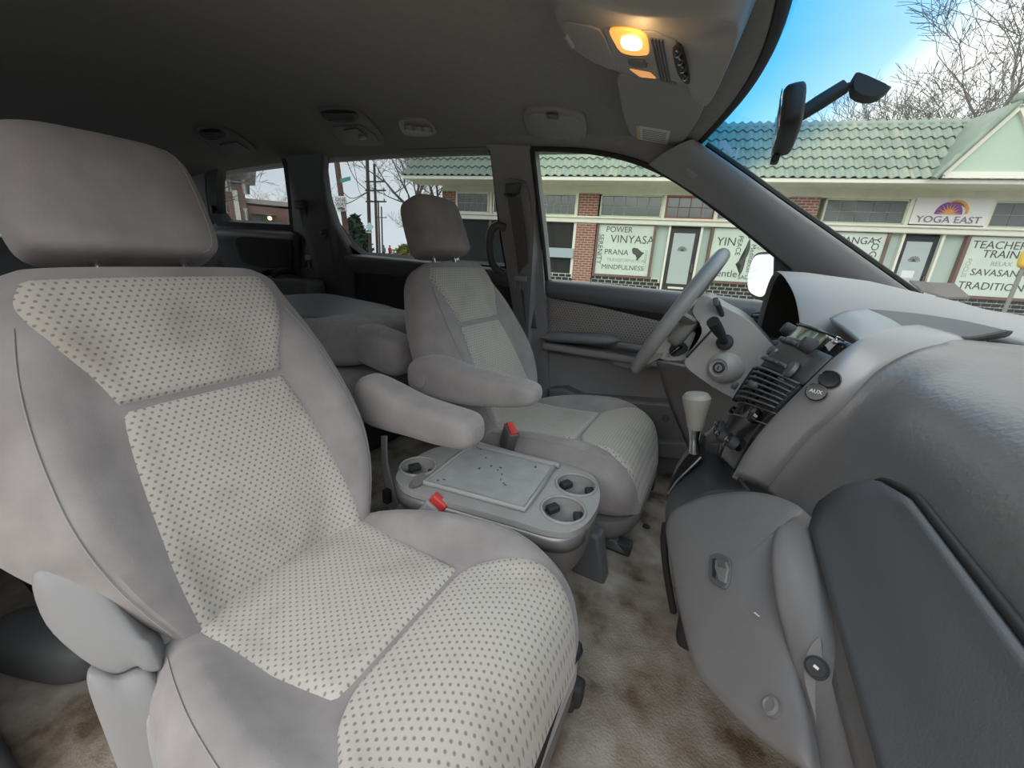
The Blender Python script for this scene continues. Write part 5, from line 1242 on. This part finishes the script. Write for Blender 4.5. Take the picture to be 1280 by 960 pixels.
HW = thing('brick_wing', 'low brick wing with a door canopy beside the brick house', 'building', tuple(HO+HR*3))
hbox('wall', 303, 256, 400, 290, .3, 5, BRICK2, HW, z0=0)
hbox('parapet', 303, 253, 400, 257, .2, 5.2, mat('parapet_stone', (.45, .40, .35), .8), HW)
hbox('canopy', 314, 266, 346, 268.5, -1.0, 1.4, mat('canopy_grey', (.32, .32, .31), .7), HW)
d_ = hbox('door', 316, 269, 335, 288, .2, .1, mat('wing_door', (.16, .15, .13), .6), HW, z0=.2)
for x in (317.5, 323, 329): hbox('door_pane', x, 270.5, x+4, 284, .15, .06, GLASSX, d_)
q = P3(hp(337, 273), -.3); rbox('porch_lamp', q, (.3, .3, .3), mat('porch_glow', (1, .9, .6), .4, emit=(1, .85, .5), estr=3), HW, 2.2)
# ---- brick block added out of view to block low sky on the open-door side
OB = thing('opposite_sky_blocker', 'added unseen brick building behind the viewer, blocking low sky', 'building', (0, -15, 0))
box('wall', (-2, -15.5, 3.2), (46, 1, 6.4), BRICK2, OB); box('cornice', (-2, -15.3, 6.4), (46.4, 1.4, .3), WHITEP, OB)
for i in range(12):
    for z in (1.6, 4.6): box('window', (-22+3.6*i, -14.99, z), (1.3, .06, 1.8), GLASSX, OB)
AB = thing('ahead_sky_blocker', 'added unseen brick building ahead of the van, blocking low sky', 'building', (24, 0, 0))  # added beyond the view to keep low windshield sky off the headrests
box('wall', (26, -2, 4.6), (4, 34, 9.2), BRICK2, AB); box('cornice', (25.9, -2, 9.2), (4.6, 34.4, .35), WHITEP, AB)
for i in range(9):
    for z in (1.9, 5.6): box('window', (23.99, -17+3.7*i, z), (.06, 1.4, 1.9), GLASSX, AB)
# ---- trees
BARK = mat('bare_bark', (.13, .105, .085), .95)
BARK2 = mat('pale_bark', (.20, .185, .165), .95)
def tree(name, label, base, H, spread, seed, m, group, trunk=.16, levels=6, lean=(0, 0), first=.28):
    R_n = random.Random(seed); vs, fs = [], []
    def seg(p, q, r, r2, n):
        d = (q-p).normalized(); u = d.orthogonal().normalized(); w2_ = d.cross(u); k0 = len(vs)
        for pt, rr_ in ((p, r), (q, r2)):
            for k in range(n):
                a = 2*math.pi*k/n; vs.append(tuple(pt+(u*math.cos(a)+w2_*math.sin(a))*rr_))
        for k in range(n): fs.append((k0+k, k0+(k+1) % n, k0+n+(k+1) % n, k0+n+k))
    def grow(p, d, L, r, lv):
        n = 6 if lv > 4 else (4 if lv > 2 else 3)
        steps = 3 if lv > 1 else 2; q = p
        for s in range(steps):
            d = (d+Vector((R_n.gauss(0, .12), R_n.gauss(0, .12), R_n.gauss(.03, .08)))).normalized(); q2 = q+d*(L/steps); r = max(r, .011); r2 = r*(1-.25/steps*(s+1)) if lv > 1 else r*.7
            seg(q, q2, r, r2, n); q = q2; r = r2
            if lv > 1 and s < steps-1 and R_n.random() < .75:
                side = Vector((R_n.gauss(0, 1), R_n.gauss(0, 1), R_n.gauss(.25, .4))).normalized(); grow(q, (d*.55+side*spread).normalized(), L*R_n.uniform(.5, .75), r*.55, lv-1)
        if lv > 1:
            for k in range(R_n.choice((2, 2, 3))):
                side = Vector((R_n.gauss(0, 1), R_n.gauss(0, 1), R_n.gauss(.2, .4))).normalized(); grow(q, (d*.8+side*spread*.8).normalized(), L*R_n.uniform(.6, .85), r*.72, lv-1)
    grow(Vector((0, 0, 0)), Vector((lean[0], lean[1], 1)).normalized(), H*first, trunk, levels)
    me = bpy.data.meshes.new(name); me.from_pydata(vs, [], fs); me.polygons.foreach_set('use_smooth', [True]*len(fs))
    o = link(name, me, m); o.location = vec(base); tag(o, label, 'tree', group); return o
def tbase(x, D): p = at_depth(x, 320, D); return (p[0], p[1], 0)
G1 = 'bare trees behind the shops'
tree('bare_tree', 'large bare tree rising behind the tiled roof near the gable', tbase(1190, 16), 20, .75, 11, BARK2, G1, .26, 7, first=.22)
tree('bare_tree', 'bare tree with fine twigs at the top right corner', tbase(1268, 16), 21, .8, 23, BARK2, G1, .28, 7, first=.22)
tree('bare_tree', 'slender bare tree behind the roof beside the mirror mount', tbase(1092, 18.5), 14, .6, 5, BARK2, G1, .13, 7, first=.22)
tree('bare_tree', 'far bare tree between the slender tree and the gable', tbase(1140, 21), 18, .8, 31, BARK2, G1, .2, 7, first=.22)
tree('bare_tree', 'tall bare tree beside the left end of the shop row', tbase(520, 30), 15, .8, 41, BARK, None, .26)
tree('bare_tree', 'brown bare tree next to the shop row seen above the headrest', tbase(545, 36), 16, .7, 47, BARK, None, .26)
tree('bare_tree', 'spreading bare tree in front of the brick house', tbase(268, 22), 9, .95, 53, BARK, None, .16, lean=(.25, .25))
tree('bare_tree', 'bare tree behind the low brick wing', tbase(345, 55), 14, .8, 59, BARK, None, .2)
tree('bare_tree', 'distant bare tree left of the one way sign', tbase(402, 60), 14, .8, 61, BARK, None, .2)
def leafy(name, label, base, H, r, m, n, seed, cat='tree', cone=False):
    R_n = random.Random(seed); vs, fs = [], []
    for i in range(n):
        t = R_n.random(); rr_ = r*((1-t)**.7 if cone else math.sin(math.pi*min(1, t*.9+.08))**.6)*math.sqrt(R_n.random()); a = R_n.uniform(0, 6.283)
        c = Vector((rr_*math.cos(a), rr_*math.sin(a), H*t)); s = r*.13; k = len(vs)
        for q in range(3): vs.append(tuple(c+Vector((R_n.gauss(0, s), R_n.gauss(0, s), R_n.gauss(0, s)))))
        fs.append((k, k+1, k+2))
    R2 = thing(name, label, cat, base)
    me = bpy.data.meshes.new('foliage'); me.from_pydata(vs, [], fs); f_ = link('foliage', me, m, R2, False)
    tube('stem', [(0, 0, 0), (0, 0, H*.4), (0, 0, H*.85)], [r*.07, r*.05, r*.02], BARK, R2, 6, n=1, world=False); return R2
EVG = mat('evergreen_needles', (.035, .06, .035), .9); SHR = mat('yellow_green_leaves', (.20, .19, .05), .9)
leafy('evergreen_tree', 'dark evergreen tree between the two front poles', tbase(446, 48), 4.6, 2.2, EVG, 2600, 3, cone=True)
leafy('shrub', 'yellow-green shrub at the corner beside the driver headrest', tbase(506, 26), 1.5, .8, SHR, 900, 4, 'shrub')
# ---- poles, signs, wires
WOOD = mat('pole_wood', (.12, .075, .055), .9, nscale=4, namt=.3); WOOD2 = mat('dark_pole', (.06, .045, .04), .9)
def pole(name, label, x0, y0, x1, y1, D, r, m, arms=()):
    a, b = at_depth(x0, y0, D), at_depth(x1, y1, D); dd = (b-a); k = (0-a[2])/dd[2]; base = a+dd*k
    t = thing(name, label, 'utility pole', tuple(base)); tube('post', [a-dd*.25, a, base], [r*.9, r*.95, r], m, t, 10, n=2, smooth_pts=False)
    for x, y, hw in arms:
        c = at_depth(x, y, D); tube('crossarm', [c-rt*hw, c+rt*hw], .07, m, t, 6, n=1)
        for e in (-.8, .8): tube('insulator', [c+rt*hw*e, c+rt*hw*e+np.array([0, 0, .25])], .05, WOOD2, t, 6, n=1)
    return t
pole('utility_pole', 'leaning brown wooden pole carrying the one way sign', 419, 188, 434, 300, 17, .12, WOOD)
pole('utility_pole', 'straight dark pole with the diamond sign on it', 458.5, 186, 463, 318, 22, .10, WOOD2)
pole('utility_pole', 'thinner pole with crossarms behind the diamond sign pole', 468.5, 226, 471.5, 308, 38, .13, WOOD2, ((469, 227, 1.0), (469.5, 238, 1.0), (470, 252, 1.0)))
pole('utility_pole', 'distant thin pole next to the crossarm pole', 473, 262, 474.5, 306, 60, .13, WOOD2)
pole('utility_pole', 'farthest thin pole down the sidewalk', 477, 268, 478, 306, 75, .14, WOOD2, ((477, 272, 1.0),))
SGW = mat('sign_white_metal', (.70, .70, .68), .5); SGG = mat('sign_green', (.05, .28, .20), .5); SGM = mat('sign_mint', (.45, .62, .56), .5)
def board(name, label, px, D, m):
    pts = [at_depth(x, y, D) for x, y in px]; t = thing(name, label, 'sign', tuple(sum(pts)/len(pts))); prism('plate', pts, fw*.03, m, t); return t
s1 = board('one_way_sign', 'white one way sign with black arrow on the brown pole', [(418.5, 245), (432, 245), (433.5, 264), (420.5, 264)], 16.6, SGW)
up_ = -np.array(up)*.06+np.array(rt); 
def sgt(s, x, y, D, size, m, parent, sx=1):
    p = at_depth(x, y, D); r_v = at_depth(x+10, y+.3, D)-p; u_v = at_depth(x-1.3, y-10, D)-p
    return tomesh(text('lettering', s, size, m, frame4(p, r_v, u_v), parent, .004, sx=sx))
sgt('ONE', 425.6, 249.5, 16.5, .22, INK, s1); sgt('WAY', 426.3, 255.6, 16.5, .22, INK, s1)
ar_ = [at_depth(x, y, 16.5) for x, y in [(422, 260), (427.5, 260.2), (427.5, 258.8), (431.8, 261), (427.5, 263.2), (427.5, 261.8), (422, 261.6)]]
prism('arrow', ar_, -fw*.01, INK, s1)
s2 = board('street_name_sign', 'green street name sign on the brown pole', [(425, 223.5), (437.6, 220.5), (438.2, 224.8), (425.6, 228.4)], 16.4, SGG)
sgt('FRANKFORT', 431.6, 224.4, 16.3, .07, SGW, s2) if False else None
s3 = board('diamond_sign', 'pale green diamond sign on the straight dark pole', [(461.5, 277.5), (467, 283), (462, 289), (457, 283.5)], 21.5, SGM)
s4 = board('small_plate_sign', 'small pale plate sign under the diamond sign', [(459, 289.5), (465, 289.5), (465, 291), (459, 291)], 21.5, SGM)
def wire(label, pts):
    o = tube('utility_wire', [at_depth(*p) for p in pts], .018, WOOD2, None, 5, n=6); tag(o, label, 'wire', 'overhead utility wires')
wire('thick overhead wire sagging from the brown pole', [(422, 160, 17), (430, 190, 18), (443, 222, 20), (459, 238, 22)])
wire('thin overhead wire between the brown and dark poles', [(425, 236, 17), (440, 248, 20), (459, 240, 22)])
wire('thin overhead wire leaving the top of the frame', [(437, 170, 18), (444, 215, 26), (452, 245, 36), (469, 252, 38)])
wire('low overhead wire by the one way sign', [(428, 256, 17), (440, 252, 19), (460, 240, 22)])
# ---- sidewalk, parked strip and people far away
a = [at_depth(x, y, 10)*0+PZ(x, y, .0) for x, y in [(462, 322), (506, 326), (492, 309), (484, 309)]]
o = prism('sidewalk', [np.array([p[0], p[1], .04]) for p in a], np.array([0, 0, -.08]), mat('sidewalk_concrete', (.46, .42, .33), .9)); setcat(o, 'pale sidewalk with walkers beyond the shop corner', 'sidewalk')
def person(label, x, yfoot, D, h, top, leg, step):
    b = at_depth(x, yfoot, D); b = np.array([b[0], b[1], 0]); k = h/1.72
    P = [(0, 0, .95), (0, 0, 1.15), (0, 0, 1.38), (0, 0, 1.48), (0, 0, 1.62), (0, .10, .92), (step*.12, .11, .5), (step*.16, .11, .06), (step*.16+.13, .11, .03), (0, -.10, .92), (-step*.12, -.11, .5), (-step*.18, -.11, .07), (-step*.18+.13, -.11, .03), (0, .19, 1.36), (.03, .25, 1.08), (.1, .24, .85), (0, -.19, 1.36), (.03, -.25, 1.08), (.1, -.24, .85)]
    Ed = [(0, 1), (1, 2), (2, 3), (3, 4), (0, 5), (5, 6), (6, 7), (7, 8), (0, 9), (9, 10), (10, 11), (11, 12), (2, 13), (13, 14), (14, 15), (2, 16), (16, 17), (17, 18)]
    Rd = [.15, .14, .15, .06, .105, .09, .065, .05, .04, .09, .065, .05, .04, .07, .05, .04, .07, .05, .04]
    t = thing('person', label, 'person', tuple(b))
    me = bpy.data.meshes.new('body'); me.from_pydata([(p[0]*k, p[1]*k, p[2]*k) for p in P], Ed, []); o = link('body', me, top, t, False)
    md = o.modifiers.new('skin', 'SKIN'); sv = me.skin_vertices
    if not sv:
        bpy.context.view_layer.objects.active = o
    lay = me.skin_vertices[0].data if me.skin_vertices else None
    if lay:
        for i, r in enumerate(Rd): lay[i].radius = (r*k, r*k)
        lay[0].use_root = True
    o.modifiers.new('sub', 'SUBSURF').levels = 1
    for sgn, (i0, i1, i2) in ((1, (5, 6, 7)), (-1, (9, 10, 11))): tube('trouser_leg', [np.array(P[i])*k for i in (i0, i1, i2)], [.10*k, .08*k, .07*k], leg, t, 8, n=3, world=False)
    rbox('hair', (0, 0, 1.68*k), (.22*k, .2*k, .16*k), BLACK, t, 2.2)
    for c_ in t.children:
        if c_.name.startswith('hair'): c_.matrix_parent_inverse = Matrix.Identity(4)
    return t
JR = mat('red_coat', (.45, .03, .035), .8); JG = mat('grey_coat', (.16, .17, .18), .8); JW = mat('pale_coat', (.45, .47, .48), .8); TB = mat('blue_jeans', (.06, .08, .14), .8)
person('walker in a red coat and blue jeans on the sidewalk', 487.5, 315, 50, 1.75, JR, TB, 1)
person('walker in a dark grey coat on the sidewalk', 480, 314, 52, 1.75, JG, BLACK, -1)
person('small walker in a pale coat beside the red coat', 492, 314, 52, 1.25, JW, TB, 1)
